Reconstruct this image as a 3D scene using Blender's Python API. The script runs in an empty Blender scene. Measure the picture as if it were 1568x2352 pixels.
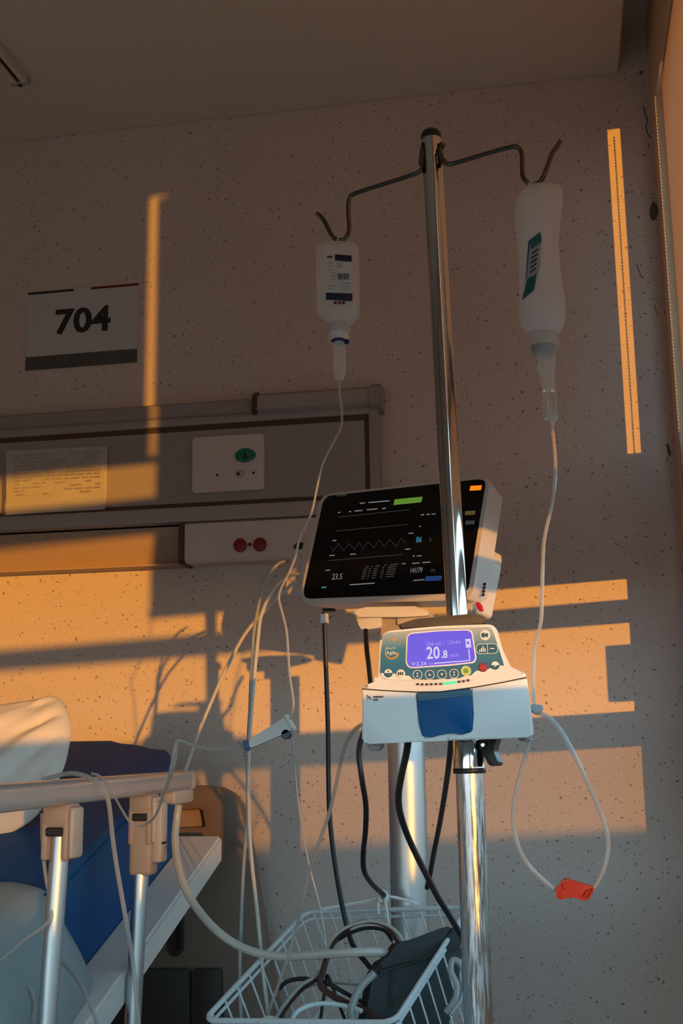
import bpy, bmesh, math, random
import numpy as np
from mathutils import Vector, Matrix, noise
random.seed(7)
S = bpy.context.scene
COL = S.collection

# ------------------------------------------------------------------ camera, sky, sun, exposure
FPX, D, EYE = 2700.0, 2.7, 0.95
PITCH, YAW, ROLL = math.radians(11.3), math.radians(-10.52), math.radians(-0.8)
_cp, _sp, _cy, _sy, _cr, _sr = math.cos(PITCH), math.sin(PITCH), math.cos(YAW), math.sin(YAW), math.cos(ROLL), math.sin(ROLL)
_fw = np.array([_sy*_cp, _cy*_cp, _sp]); _r = np.array([_cy, -_sy, 0.0]); _u = np.cross(_r, _fw)
MR = np.array([_cr*_r + _sr*_u, -_sr*_r + _cr*_u, _fw]); CAM = np.array([0.0, -D, EYE])
cam = bpy.data.cameras.new('camera'); cam.sensor_fit = 'VERTICAL'; cam.sensor_height = 36.0
cam.lens = FPX/2352*36.0; cam.clip_start = 0.05
camo = bpy.data.objects.new('camera', cam); COL.objects.link(camo)
camo.matrix_world = Matrix(((MR[0][0], MR[1][0], -MR[2][0], CAM[0]), (MR[0][1], MR[1][1], -MR[2][1], CAM[1]),
                            (MR[0][2], MR[1][2], -MR[2][2], CAM[2]), (0, 0, 0, 1)))
S.camera = camo
S.view_settings.view_transform = 'Standard'; S.view_settings.look = 'None'
S.view_settings.gamma = 1.0; S.view_settings.use_curve_mapping = False; S.view_settings.exposure = 0.0

AZ, KSUN = math.radians(28.2), 0.0255            # the sun stands low over the window side, behind the viewer's right
TAZ = math.tan(AZ); EL = math.atan(KSUN*math.cos(AZ))
SUN_TRAVEL = Vector((-math.sin(AZ)*math.cos(EL), math.cos(AZ)*math.cos(EL), -math.sin(EL)))
sl = bpy.data.lights.new('sun', 'SUN'); sl.energy = 4.5; sl.color = (1.0, 0.40, 0.02); sl.angle = math.radians(0.53)
so = bpy.data.objects.new('sun', sl); COL.objects.link(so); so.rotation_euler = SUN_TRAVEL.to_track_quat('-Z', 'Y').to_euler()
so.location = (3, -5, 3)

W = bpy.data.worlds.new('sky'); S.world = W; W.use_nodes = True
nt = W.node_tree; nt.nodes.clear()
wo = nt.nodes.new('ShaderNodeOutputWorld'); bg = nt.nodes.new('ShaderNodeBackground'); bg.inputs['Strength'].default_value = 1.0
tc = nt.nodes.new('ShaderNodeTexCoord'); sx = nt.nodes.new('ShaderNodeSeparateXYZ'); rp = nt.nodes.new('ShaderNodeValToRGB')
nt.links.new(tc.outputs['Generated'], sx.inputs[0]); mz = nt.nodes.new('ShaderNodeMath'); mz.operation = 'MULTIPLY_ADD'; mz.inputs[1].default_value = .5; mz.inputs[2].default_value = .5
nt.links.new(sx.outputs['Z'], mz.inputs[0]); nt.links.new(mz.outputs[0], rp.inputs[0])
e = rp.color_ramp.elements      # dusk sky: dim ground, pale haze on the horizon, cool blue above
e[0].position = 0.485; e[0].color = (0.085, 0.07, 0.06, 1)
e[1].position = 1.0; e[1].color = (0.12, 0.28, 0.46, 1)
for ps, cc in ((0.505, (0.40, 0.42, 0.42, 1)), (0.55, (0.42, 0.62, 0.72, 1)), (0.68, (0.25, 0.50, 0.68, 1))):
    k = e.new(ps); k.color = cc
nt.links.new(rp.outputs[0], bg.inputs['Color']); nt.links.new(bg.outputs[0], wo.inputs['Surface'])
bg.inputs['Strength'].default_value = 7.8

# ------------------------------------------------------------------ projection helpers (pixel of the photo -> point at a real depth)
def P(px, py, Y=0.0):
    d = MR.T @ np.array([(px-784)/FPX, -(py-1176)/FPX, 1.0])
    return Vector(CAM + d*(Y-CAM[1])/d[1])
def proj(p):
    q = MR @ (np.array(p) - CAM); return 784+FPX*q[0]/q[2], 1176-FPX*q[1]/q[2]

class Frame:
    """a plane with its own axes: u to the right, v up, n towards the room"""
    def __init__(s, o, psi=0.0, tau=0.0, rho=0.0):
        s.o = Vector(o)
        u = Vector((math.cos(psi), -math.sin(psi), 0)); n = Vector((-math.sin(psi), -math.cos(psi), 0))
        v = Vector((0, 0, 1))*math.cos(tau) - n*math.sin(tau)
        s.u = u*math.cos(rho) + v*math.sin(rho); s.v = -u*math.sin(rho) + v*math.cos(rho); s.n = s.u.cross(s.v)
    def w(s, a, b, c=0.0): return s.o + s.u*a + s.v*b + s.n*c
    def un(s, px, py, c=0.0):
        d = Vector(MR.T @ np.array([(px-784)/FPX, -(py-1176)/FPX, 1.0])); C = Vector(CAM)
        t = ((s.o + s.n*c - C).dot(s.n))/d.dot(s.n); q = C + d*t - s.o
        return q.dot(s.u), q.dot(s.v)
    def mat(s, a, b, c=0.0):
        p = s.w(a, b, c)
        return Matrix(((s.u.x, s.v.x, s.n.x, p.x), (s.u.y, s.v.y, s.n.y, p.y), (s.u.z, s.v.z, s.n.z, p.z), (0, 0, 0, 1)))

# ------------------------------------------------------------------ materials
def nodes_of(m):
    m.use_nodes = True; t = m.node_tree; return t, t.nodes['Principled BSDF']
def M(name, color, rough=0.5, metal=0.0, spec=0.5, emit=None, es=1.0, trans=0.0, ior=1.45, alpha=1.0, bump=0.0, bscale=200.0, sub=0.0, coat=0.0, vary=0.0):
    m = bpy.data.materials.new(name); t, b = nodes_of(m)
    b.inputs['Base Color'].default_value = (*color, 1); b.inputs['Roughness'].default_value = rough
    b.inputs['Metallic'].default_value = metal; b.inputs['Specular IOR Level'].default_value = spec
    b.inputs['Transmission Weight'].default_value = trans; b.inputs['IOR'].default_value = ior; b.inputs['Alpha'].default_value = alpha
    b.inputs['Coat Weight'].default_value = coat
    if emit: b.inputs['Emission Color'].default_value = (*emit, 1); b.inputs['Emission Strength'].default_value = es
    c = t.nodes.new('ShaderNodeTexCoord'); n = t.nodes.new('ShaderNodeTexNoise'); n.inputs['Scale'].default_value = bscale; n.inputs['Detail'].default_value = 4
    t.links.new(c.outputs['Object'], n.inputs['Vector'])
    if bump:
        bp = t.nodes.new('ShaderNodeBump'); bp.inputs['Strength'].default_value = bump; bp.inputs['Distance'].default_value = 0.001
        t.links.new(n.outputs['Fac'], bp.inputs['Height']); t.links.new(bp.outputs[0], b.inputs['Normal'])
    v = vary or 0.04
    mx = t.nodes.new('ShaderNodeMix'); mx.data_type = 'RGBA'
    mx.inputs['A'].default_value = (*[x*(1-v) for x in color], 1); mx.inputs['B'].default_value = (*[min(1, x*(1+v)) for x in color], 1)
    t.links.new(n.outputs['Fac'], mx.inputs['Factor']); t.links.new(mx.outputs['Result'], b.inputs['Base Color'])
    return m

def speckle_wall():
    m = bpy.data.materials.new('speckled_vinyl_wall'); t, b = nodes_of(m); N, L = t.nodes, t.links
    b.inputs['Roughness'].default_value = 0.55; b.inputs['Specular IOR Level'].default_value = 0.3
    c = N.new('ShaderNodeTexCoord'); nz = N.new('ShaderNodeTexNoise'); nz.inputs['Scale'].default_value = 150; nz.inputs['Detail'].default_value = 3
    L.new(c.outputs['Object'], nz.inputs['Vector'])
    ad = N.new('ShaderNodeVectorMath'); ad.operation = 'MULTIPLY_ADD'; ad.inputs[1].default_value = (0.014, 0.014, 0.011)
    L.new(nz.outputs['Color'], ad.inputs[0]); L.new(c.outputs['Object'], ad.inputs[2])
    base = N.new('ShaderNodeTexNoise'); base.inputs['Scale'].default_value = 2.2; base.inputs['Detail'].default_value = 5
    L.new(c.outputs['Object'], base.inputs['Vector'])
    r0 = N.new('ShaderNodeValToRGB'); r0.color_ramp.elements[0].position = .3; r0.color_ramp.elements[1].position = .7
    r0.color_ramp.elements[0].color = (.555, .455, .405, 1); r0.color_ramp.elements[1].color = (.615, .51, .452, 1); L.new(base.outputs['Fac'], r0.inputs[0])
    prev = r0.outputs[0]
    for sc, size, dens, col in ((92, .27, .32, (.12, .09, .075)), (165, .28, .30, (.21, .165, .14)), (48, .15, .84, (.04, .03, .027))):
        v = N.new('ShaderNodeTexVoronoi'); v.inputs['Scale'].default_value = sc; L.new(ad.outputs[0], v.inputs['Vector'])
        sp = N.new('ShaderNodeSeparateColor'); L.new(v.outputs['Color'], sp.inputs[0])
        mr = N.new('ShaderNodeMapRange'); mr.inputs[1].default_value = dens; mr.inputs[2].default_value = 1; mr.inputs[3].default_value = 0; mr.inputs[4].default_value = size
        L.new(sp.outputs[0], mr.inputs[0])
        df = N.new('ShaderNodeMath'); df.operation = 'SUBTRACT'; L.new(mr.outputs[0], df.inputs[0]); L.new(v.outputs['Distance'], df.inputs[1])
        sm = N.new('ShaderNodeMapRange'); sm.inputs[1].default_value = -.015; sm.inputs[2].default_value = .05; sm.inputs[4].default_value = .8; L.new(df.outputs[0], sm.inputs[0])
        mx = N.new('ShaderNodeMix'); mx.data_type = 'RGBA'; mx.inputs['B'].default_value = (*col, 1)
        L.new(sm.outputs[0], mx.inputs['Factor']); L.new(prev, mx.inputs['A']); prev = mx.outputs['Result']
    L.new(prev, b.inputs['Base Color'])
    return m
def glass_pane(tr=.96, nm='window_glass'):
    m = bpy.data.materials.new(nm); m.use_nodes = True; t = m.node_tree; t.nodes.clear()
    o = t.nodes.new('ShaderNodeOutputMaterial'); a = t.nodes.new('ShaderNodeBsdfTransparent'); g = t.nodes.new('ShaderNodeBsdfGlossy'); x = t.nodes.new('ShaderNodeMixShader')
    a.inputs[0].default_value = (tr, tr*1.01, tr, 1); g.inputs['Roughness'].default_value = .02; x.inputs[0].default_value = .06
    t.links.new(a.outputs[0], x.inputs[1]); t.links.new(g.outputs[0], x.inputs[2]); t.links.new(x.outputs[0], o.inputs[0]); return m
def fabric_blind():
    m = bpy.data.materials.new('blind_fabric'); m.use_nodes = True; t = m.node_tree; t.nodes.clear()
    o = t.nodes.new('ShaderNodeOutputMaterial'); d = t.nodes.new('ShaderNodeBsdfDiffuse'); g = t.nodes.new('ShaderNodeBsdfTranslucent'); x = t.nodes.new('ShaderNodeMixShader')
    d.inputs[0].default_value = (.50, .36, .26, 1); g.inputs[0].default_value = (.62, .40, .26, 1); x.inputs[0].default_value = .6
    w = t.nodes.new('ShaderNodeTexNoise'); w.inputs['Scale'].default_value = 300; mx = t.nodes.new('ShaderNodeMix'); mx.data_type = 'RGBA'
    mx.inputs['A'].default_value = (.46, .33, .24, 1); mx.inputs['B'].default_value = (.54, .39, .28, 1)
    t.links.new(w.outputs['Fac'], mx.inputs['Factor']); t.links.new(mx.outputs['Result'], d.inputs[0])
    t.links.new(d.outputs[0], x.inputs[1]); t.links.new(g.outputs[0], x.inputs[2]); t.links.new(x.outputs[0], o.inputs[0]); return m
def milky(name, col, see=.35, rough=.3, edge=.25):
    """thin milky plastic: partly seen through, partly scattering"""
    m = bpy.data.materials.new(name); t, b = nodes_of(m)
    b.inputs['Base Color'].default_value = (*col, 1); b.inputs['Roughness'].default_value = rough
    o = t.nodes['Material Output']; a = t.nodes.new('ShaderNodeBsdfTransparent'); x = t.nodes.new('ShaderNodeMixShader')
    tr = t.nodes.new('ShaderNodeBsdfTranslucent'); tr.inputs[0].default_value = (*col, 1); y = t.nodes.new('ShaderNodeMixShader'); y.inputs[0].default_value = .4
    lw = t.nodes.new('ShaderNodeLayerWeight'); lw.inputs[0].default_value = .25
    mr = t.nodes.new('ShaderNodeMapRange'); mr.inputs[3].default_value = see; mr.inputs[4].default_value = see*edge
    t.links.new(lw.outputs['Facing'], mr.inputs[0]); t.links.new(mr.outputs[0], x.inputs[0])
    t.links.new(b.outputs[0], y.inputs[1]); t.links.new(tr.outputs[0], y.inputs[2])
    t.links.new(y.outputs[0], x.inputs[1]); t.links.new(a.outputs[0], x.inputs[2]); t.links.new(x.outputs[0], o.inputs[0]); return m
def scratched_chrome():
    m = bpy.data.materials.new('scratched_chrome'); t, b = nodes_of(m); N, L = t.nodes, t.links
    b.inputs['Metallic'].default_value = 1; b.inputs['Base Color'].default_value = (.62, .64, .66, 1)
    c = N.new('ShaderNodeTexCoord'); mp = N.new('ShaderNodeMapping'); mp.inputs['Rotation'].default_value = (0, .62, .5); mp.inputs['Scale'].default_value = (260, 260, 18)
    n = N.new('ShaderNodeTexNoise'); n.inputs['Scale'].default_value = 1.6; n.inputs['Detail'].default_value = 5
    L.new(c.outputs['Object'], mp.inputs[0]); L.new(mp.outputs[0], n.inputs['Vector'])
    r = N.new('ShaderNodeMapRange'); r.inputs[1].default_value = .42; r.inputs[2].default_value = .62; r.inputs[3].default_value = .14; r.inputs[4].default_value = .42
    L.new(n.outputs['Fac'], r.inputs[0]); L.new(r.outputs[0], b.inputs['Roughness'])
    bp = N.new('ShaderNodeBump'); bp.inputs['Strength'].default_value = .35; bp.inputs['Distance'].default_value = .0008
    L.new(n.outputs['Fac'], bp.inputs['Height']); L.new(bp.outputs[0], b.inputs['Normal']); return m
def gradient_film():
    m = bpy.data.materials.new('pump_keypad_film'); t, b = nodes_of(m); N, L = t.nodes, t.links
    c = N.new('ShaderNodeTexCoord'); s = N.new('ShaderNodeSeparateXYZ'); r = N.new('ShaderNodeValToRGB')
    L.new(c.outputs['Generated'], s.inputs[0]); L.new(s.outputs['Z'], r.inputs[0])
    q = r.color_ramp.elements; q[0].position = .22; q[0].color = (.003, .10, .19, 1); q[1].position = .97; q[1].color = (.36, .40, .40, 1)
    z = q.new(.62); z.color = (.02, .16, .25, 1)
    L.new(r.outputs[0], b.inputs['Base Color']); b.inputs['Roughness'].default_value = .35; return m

m_wall = speckle_wall()
m_plaster = M('wall_paint', (.55, .48, .42), .7, bump=.15, bscale=60)
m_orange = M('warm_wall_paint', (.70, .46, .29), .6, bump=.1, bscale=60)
m_ceil = M('ceiling_paint', (.60, .53, .43), .8, bump=.1, bscale=80)
m_floor = M('floor_vinyl', (.34, .37, .38), .35, vary=.1, bscale=12)
m_frame = M('window_frame_paint', (.75, .74, .72), .45)
m_glass = glass_pane(); m_dim_glass = glass_pane(.62, 'window_glass_dimmed'); m_blind = fabric_blind()  # darker glass: tint added to the lowest pane to weaken its sun patch
m_dark = M('dark_gap', (.012, .011, .011), .6)
m_concrete = M('blocker_concrete', (.35, .33, .31), .85)
m_hw = M('headwall_grey', (.31, .265, .255), .45, vary=.03)
m_hw2 = M('headwall_light_grey', (.36, .31, .30), .42, vary=.03)
m_cove = M('headwall_cove_paint', (.40, .28, .21), .5)
m_brown = M('brown_groove_strip', (.075, .040, .028), .45)
m_white = M('white_plastic', (.72, .68, .64), .4)
m_ivory = M('ivory_plastic', (.60, .50, .47), .42)
m_red = M('red_plastic', (.22, .008, .010), .4)
m_green = M('green_plastic', (.006, .16, .085), .3)
m_black = M('black_plastic', (.012, .012, .013), .42)
m_ink = M('black_ink', (.02, .018, .018), .7)
m_grey_ink = M('grey_ink', (.33, .29, .27), .8)
m_redink = M('red_ink', (.16, .006, .012), .7)
m_navy = M('navy_ink', (.010, .013, .035), .5)
m_sign = M('sign_plate', (.52, .50, .49), .5)
m_signbar = M('sign_bar', (.085, .075, .068), .6)
m_paper = M('paper', (.74, .70, .66), .8)
m_sleeve = milky('clear_sleeve', (.8, .78, .76), .95, .15, .93)
m_chrome = M('chrome', (.56, .57, .58), .08, 1.0, vary=.02)
m_schrome = scratched_chrome()
m_wire = M('steel_wire', (.13, .115, .105), .2, 1.0)
m_alu = M('brushed_aluminium', (.62, .62, .62), .42, 1.0, vary=.05)
m_bag = milky('milky_bottle', (.74, .71, .70), .34, .25, .5)
m_bag2 = milky('milky_soft_bottle', (.74, .73, .73), .36, .22, .5)
m_clear = milky('clear_plastic', (.80, .78, .76), .72, .08)
m_fluid = M('drip_fluid', (.85, .86, .86), .03, trans=.95, ior=1.33)
m_tube = milky('clear_tubing', (.56, .52, .48), .45, .12, .4)
m_tube2 = M('grey_tubing', (.55, .52, .49), .35)
m_cream = M('cream_cable', (.44, .40, .35), .42)
m_gcable = M('grey_cable', (.27, .275, .27), .42)
m_bcable = M('black_cable', (.012, .012, .014), .38)
m_brcable = M('brown_cable', (.06, .022, .018), .45)
m_lblue = M('label_green', (.010, .095, .085), .5)
m_lgrey = M('label_grey', (.30, .30, .30), .5)
m_blue = M('blue_plastic', (.006, .06, .22), .35)
m_dblue = M('deep_blue_plastic', (.005, .008, .09), .3)
m_mon = M('monitor_white', (.60, .57, .56), .38)
m_screen = M('monitor_glass', (.004, .004, .005), .07, spec=.35)
m_alarm = M('alarm_lamp', (.9, .3, .03), .4, emit=(1, .20, .005), es=1.0)
def glow(n, c, s): return M(n, (0.02, 0.02, 0.02), .3, emit=c, es=s)
m_gcyan = glow('display_cyan', (.05, .36, .48), .55); m_gwhite = glow('display_white', (.55, .58, .6), .28); m_ggrey = glow('display_grey', (.3, .32, .33), .11)
m_ggreen = glow('display_green', (.16, .36, .04), .62); m_gblue = glow('display_blue', (.02, .06, .22), .6); m_gtan = glow('display_tan', (.30, .20, .06), .3)
m_lcd = glow('pump_lcd_violet', (.115, .062, .72), .95); m_lcdw = glow('pump_lcd_glyphs', (.66, .58, .92), .95); m_lcdm = glow('pump_lcd_faint', (.36, .28, .86), .95)
m_led = glow('led_green', (.10, .85, .42), .95); m_leddark = M('led_off', (.05, .008, .006), .3)
m_pump = M('pump_white', (.66, .66, .65), .38)
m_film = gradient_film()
m_pblue = M('pump_door_blue', (.001, .075, .22), .42, spec=.25)
m_keyblue = M('keypad_blue', (.006, .085, .155), .35); m_keywhite = M('keypad_white', (.74, .73, .71), .4)
m_keygreen = M('keypad_green', (.42, .55, .10), .4); m_keydgreen = M('keypad_dark_green', (.16, .30, .04), .4); m_keyred = M('keypad_red', (.24, .010, .035), .4)
m_keyor = M('keypad_orange', (.75, .32, .03), .4)
m_rail = M('rail_silver_paint', (.43, .42, .42), .25, .45)
m_brk = M('bracket_beige', (.34, .255, .20), .45); m_brk2 = M('bracket_cap', (.42, .36, .31), .4)
m_bed = M('bed_deck_white', (.66, .64, .60), .45)
m_head = M('headboard_taupe', (.19, .130, .095), .42)
m_headd = M('headboard_dark', (.050, .038, .031), .5)
m_matt = M('mattress_blue', (.002, .068, .22), .55, spec=.2, bump=.12, bscale=40)
m_pillow = M('pillow_cotton', (.66, .61, .57), .8, bump=.4, bscale=30)
m_quilt = M('quilt_cotton', (.48, .55, .57), .8, bump=.4, bscale=25)
m_basket = M('basket_white_wire', (.50, .53, .53), .4)
m_cuff = M('cuff_fabric', (.019, .025, .024), .7, bump=.4, bscale=500)
m_cuffd = M('cuff_dark', (.010, .011, .011), .6)
m_gauze = M('gauze', (.62, .62, .60), .9)
m_clip = M('orange_red_clip', (.46, .030, .010), .35, spec=.3)
m_chip = M('chipped_plaster', (.11, .095, .085), .9)

# ------------------------------------------------------------------ mesh helpers
WPOS = {}
def finish(name, bm, mat, parent=None, smooth=True, label=None, auto=None):
    me = bpy.data.meshes.new(name)
    bmesh.ops.recalc_face_normals(bm, faces=bm.faces)
    vs = [v.co.copy() for v in bm.verts]
    lo = Vector([min(v[i] for v in vs) for i in range(3)]); hi = Vector([max(v[i] for v in vs) for i in range(3)]); c = (lo+hi)/2
    bmesh.ops.translate(bm, verts=bm.verts, vec=-c)
    if smooth:
        ang = math.radians(auto or 38)
        for f in bm.faces: f.smooth = True
        for ed in bm.edges:
            if len(ed.link_faces) == 2 and ed.calc_face_angle(0) > ang: ed.smooth = False
    bm.to_mesh(me); bm.free()
    for mm in (mat if isinstance(mat, (list, tuple)) else [mat]): me.materials.append(mm)
    o = bpy.data.objects.new(name, me); COL.objects.link(o)
    WPOS[o.name] = c
    if parent:
        o.parent = parent; o.location = c - WPOS[parent.name]
    else: o.location = c
    if label: o['label'] = label
    return o
def tag(o, label, cat, group=None):
    o['label'] = label; o['category'] = cat
    if group: o['group'] = group
    return o
def thing(name, loc, label, cat, group=None):
    o = bpy.data.objects.new(name, None); o.empty_display_size = .05; COL.objects.link(o); o.location = loc; WPOS[o.name] = Vector(loc)
    return tag(o, label, cat, group)
def struct(o): o['kind'] = 'structure'; return o
def B(): return bmesh.new()
def box(bm, lo, hi, bev=0.0, seg=2, mi=0):
    lo, hi = Vector(lo), Vector(hi)
    r = bmesh.ops.create_cube(bm, size=1); vs = r['verts']
    for v in vs: v.co = Vector([(lo[i]+hi[i])/2 + v.co[i]*(hi[i]-lo[i]) for i in range(3)])
    if bev:
        es = list({e for v in vs for e in v.link_edges}); bmesh.ops.bevel(bm, geom=es, offset=bev, segments=seg, affect='EDGES', profile=.5)
    return bm
def fbox(bm, F, a0, b0, c0, a1, b1, c1, bev=0.0, seg=2):
    r = bmesh.ops.create_cube(bm, size=1); vs = r['verts']
    for v in vs: v.co = F.w((a0+a1)/2+v.co.x*(a1-a0), (b0+b1)/2+v.co.y*(b1-b0), (c0+c1)/2+v.co.z*(c1-c0))
    if bev:
        es = list({e for v in vs for e in v.link_edges}); bmesh.ops.bevel(bm, geom=es, offset=bev, segments=seg, affect='EDGES', profile=.5)
    return bm
def prism(bm, F, poly, c0, c1, bev=0.0, seg=2, back=1.0, bc=None):
    """extrude a 2-D outline in frame F from depth c0 (back) to c1 (front); back scales the rear outline"""
    n = len(poly); cx = sum(p[0] for p in poly)/n; cyy = sum(p[1] for p in poly)/n
    fr = [bm.verts.new(F.w(a, b, c1)) for a, b in poly]
    bk = [bm.verts.new(F.w(cx+(a-cx)*back, cyy+(b-cyy)*back, c0)) for a, b in poly]
    ff = bm.faces.new(fr); bm.faces.new(list(reversed(bk)))
    for i in range(n):
        j = (i+1) % n; bm.faces.new((fr[j], fr[i], bk[i], bk[j]))
    if bev:
        es = list(ff.edges)
        bmesh.ops.bevel(bm, geom=es, offset=bev, segments=seg, affect='EDGES', profile=.5)
    return bm
def pxpoly(F, pts, c=0.0): return [F.un(x, y, c) for x, y in pts]
def rrect(x0, y0, x1, y1, r, n=5):
    o = []
    for cx, cy, a0 in ((x1-r, y1-r, 0), (x0+r, y1-r, 90), (x0+r, y0+r, 180), (x1-r, y0+r, 270)):
        for i in range(n+1):
            a = math.radians(a0+90*i/n); o.append((cx+r*math.cos(a), cy+r*math.sin(a)))
    return o
def roundpoly(poly, r, n=4):
    """round the corners of any polygon"""
    out = []; m = len(poly)
    for i in range(m):
        p0, p1, p2 = Vector(poly[i-1]), Vector(poly[i]), Vector(poly[(i+1) % m])
        d0 = (p0-p1); d2 = (p2-p1); rr = min(r, d0.length*.45, d2.length*.45)
        a = p1+d0.normalized()*rr; b = p1+d2.normalized()*rr
        for k in range(n+1):
            t = k/n; q = a*(1-t)**2 + p1*2*t*(1-t) + b*t*t; out.append((q.x, q.y))
    return out
def disc(a, b, ra, rb=None, n=20): 
    rb = rb or ra
    return [(a+ra*math.cos(2*math.pi*i/n), b+rb*math.sin(2*math.pi*i/n)) for i in range(n)]
def spline(pts, k=6):
    pts = [Vector(p) for p in pts]; out = []
    for i in range(len(pts)-1):
        p0 = pts[max(i-1, 0)]; p1 = pts[i]; p2 = pts[i+1]; p3 = pts[min(i+2, len(pts)-1)]
        for j in range(k):
            t = j/k; out.append(.5*((2*p1)+(p2-p0)*t+(2*p0-5*p1+4*p2-p3)*t*t+(3*p1-p0-3*p2+p3)*t**3))
    out.append(pts[-1]); return out
def tube(bm, pts, r, sides=8, cap=True):
    """sweep a circle of radius r (number or list) along a polyline"""
    n = len(pts); rs = r if isinstance(r, (list, tuple)) else [r]*n
    tan = [(pts[min(i+1, n-1)]-pts[max(i-1, 0)]).normalized() for i in range(n)]
    ref = Vector((0, 0, 1)) if abs(tan[0].z) < .9 else Vector((1, 0, 0))
    x = tan[0].cross(ref).normalized(); rings = []
    for i in range(n):
        x = (x - tan[i]*x.dot(tan[i])).normalized(); y = tan[i].cross(x)
        rings.append([bm.verts.new(pts[i]+(x*math.cos(2*math.pi*j/sides)+y*math.sin(2*math.pi*j/sides))*rs[i]) for j in range(sides)])
    for i in range(n-1):
        for j in range(sides):
            q = (j+1) % sides; bm.faces.new((rings[i][j], rings[i][q], rings[i+1][q], rings[i+1][j]))
    if cap: bm.faces.new(list(reversed(rings[0]))); bm.faces.new(rings[-1])
    return bm
def rod(bm, p, q, r, sides=16, bev=0.0): return tube(bm, [Vector(p), Vector(q)], r, sides)
def lathe(bm, p, axis, prof, sides=24):
    """profile [(distance along axis, radius)...]"""
    axis = Vector(axis).normalized(); pts = [Vector(p)+axis*d for d, r in prof]
    ref = Vector((0, 0, 1)) if abs(axis.z) < .9 else Vector((1, 0, 0)); x = axis.cross(ref).normalized(); y = axis.cross(x); rings = []
    for c, (d, r) in zip(pts, prof):
        rings.append([bm.verts.new(c+(x*math.cos(2*math.pi*j/sides)+y*math.sin(2*math.pi*j/sides))*max(r, 1e-5)) for j in range(sides)])
    for i in range(len(prof)-1):
        for j in range(sides):
            q = (j+1) % sides; bm.faces.new((rings[i][j], rings[i][q], rings[i+1][q], rings[i+1][j]))
    bm.faces.new(list(reversed(rings[0]))); bm.faces.new(rings[-1]); return bm
def pxpath(pts, Y=None):
    return [P(p[0], p[1], p[2] if len(p) > 2 else Y) for p in pts]
def text(name, s, F, a, b, c, h, mat, parent, align='LEFT', off=0.0, ext=.0003, sx=1.0, shear=0.0, rot=0.0):
    cu = bpy.data.curves.new('txt', 'FONT'); cu.body = s; cu.size = h/0.69; cu.align_x = align; cu.align_y = 'BOTTOM_BASELINE'; cu.offset = off; cu.extrude = ext; cu.shear = shear; cu.resolution_u = 3
    ob = bpy.data.objects.new('txt', cu); COL.objects.link(ob); dg = bpy.context.evaluated_depsgraph_get()
    me = bpy.data.meshes.new_from_object(ob.evaluated_get(dg)); bpy.data.objects.remove(ob)
    bm = B(); bm.from_mesh(me); bpy.data.meshes.remove(me)
    bmesh.ops.remove_doubles(bm, verts=bm.verts, dist=1e-6)
    bm.transform(F.mat(a, b, c) @ Matrix.Rotation(rot, 4, 'Z') @ Matrix.Diagonal((sx, 1, 1, 1)))
    return finish(name, bm, mat, parent, smooth=False)
def strips(name, F, rects, c0, c1, mat, parent):
    bm = B()
    for a0, b0, a1, b1 in rects: fbox(bm, F, min(a0, a1), min(b0, b1), c0, max(a0, a1), max(b0, b1), c1)
    return finish(name, bm, mat, parent, smooth=False)

# ------------------------------------------------------------------ room shell
XR = 0.275; XL = -3.3; YB = -3.75; ZC = 2.68
ZS = P(700, 250, 0).z; XSOF = P(1420, 165, 0).x
SOFF_END = XSOF
def back(px, py, xp, Y=0.0):
    p = P(px, py, Y); s = (xp-p.x)/TAZ; return p.y - s, p.z + KSUN*s
wall = struct(finish('wall_back', box(B(), (XL-.1, 0, 0), (XR+.25, .12, 2.8)), m_wall, smooth=False))
struct(finish('floor', box(B(), (XL-.1, YB-.1, -.1), (XR+.25, .12, 0)), m_floor, smooth=False))
struct(finish('ceiling', box(B(), (XL-.1, YB-.1, ZC), (XR+.25, .12, ZC+.1)), m_ceil, smooth=False))
struct(finish('ceiling_soffit', box(B(), (XL, YB, ZS), (XSOF, 0, ZC), .004, 1), m_ceil, smooth=False))
struct(finish('wall_left', box(B(), (XL-.1, YB, 0), (XL, 0, ZC)), m_plaster, smooth=False))
R0, R1, RZ0, RZ1 = -2.4, XR-.12, .35, 1.42       # unseen window behind the viewer, added for cool frontal fill
bm = B(); box(bm, (XL-.1, YB-.1, 0), (R0, YB, ZC)); box(bm, (R1, YB-.1, 0), (XR+.25, YB, ZC)); box(bm, (R0, YB-.1, 0), (R1, YB, RZ0)); box(bm, (R0, YB-.1, RZ1), (R1, YB, ZC))
struct(finish('wall_rear', bm, m_plaster, smooth=False))
wn2 = struct(thing('fill_window', ((R0+R1)/2, YB-.05, RZ0), 'unseen window added behind the viewer for fill light', 'window')); del wn2['category']
for x0, x1, z0, z1 in ((R0, R1, RZ0, RZ0+.05), (R0, R1, RZ1-.05, RZ1), (R0, R0+.05, RZ0, RZ1), (R1-.05, R1, RZ0, RZ1), ((R0+R1)/2-.03, (R0+R1)/2+.03, RZ0, RZ1)):
    finish('frame_bar', box(B(), (x0, YB-.075, z0), (x1, YB-.025, z1), .003, 1), m_frame, wn2)
for x0, x1 in ((R0+.05, (R0+R1)/2-.03), ((R0+R1)/2+.03, R1-.05)):
    finish('pane', box(B(), (x0, YB-.053, RZ0+.05), (x1, YB-.047, RZ1-.05)), m_glass, wn2, smooth=False)
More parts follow.
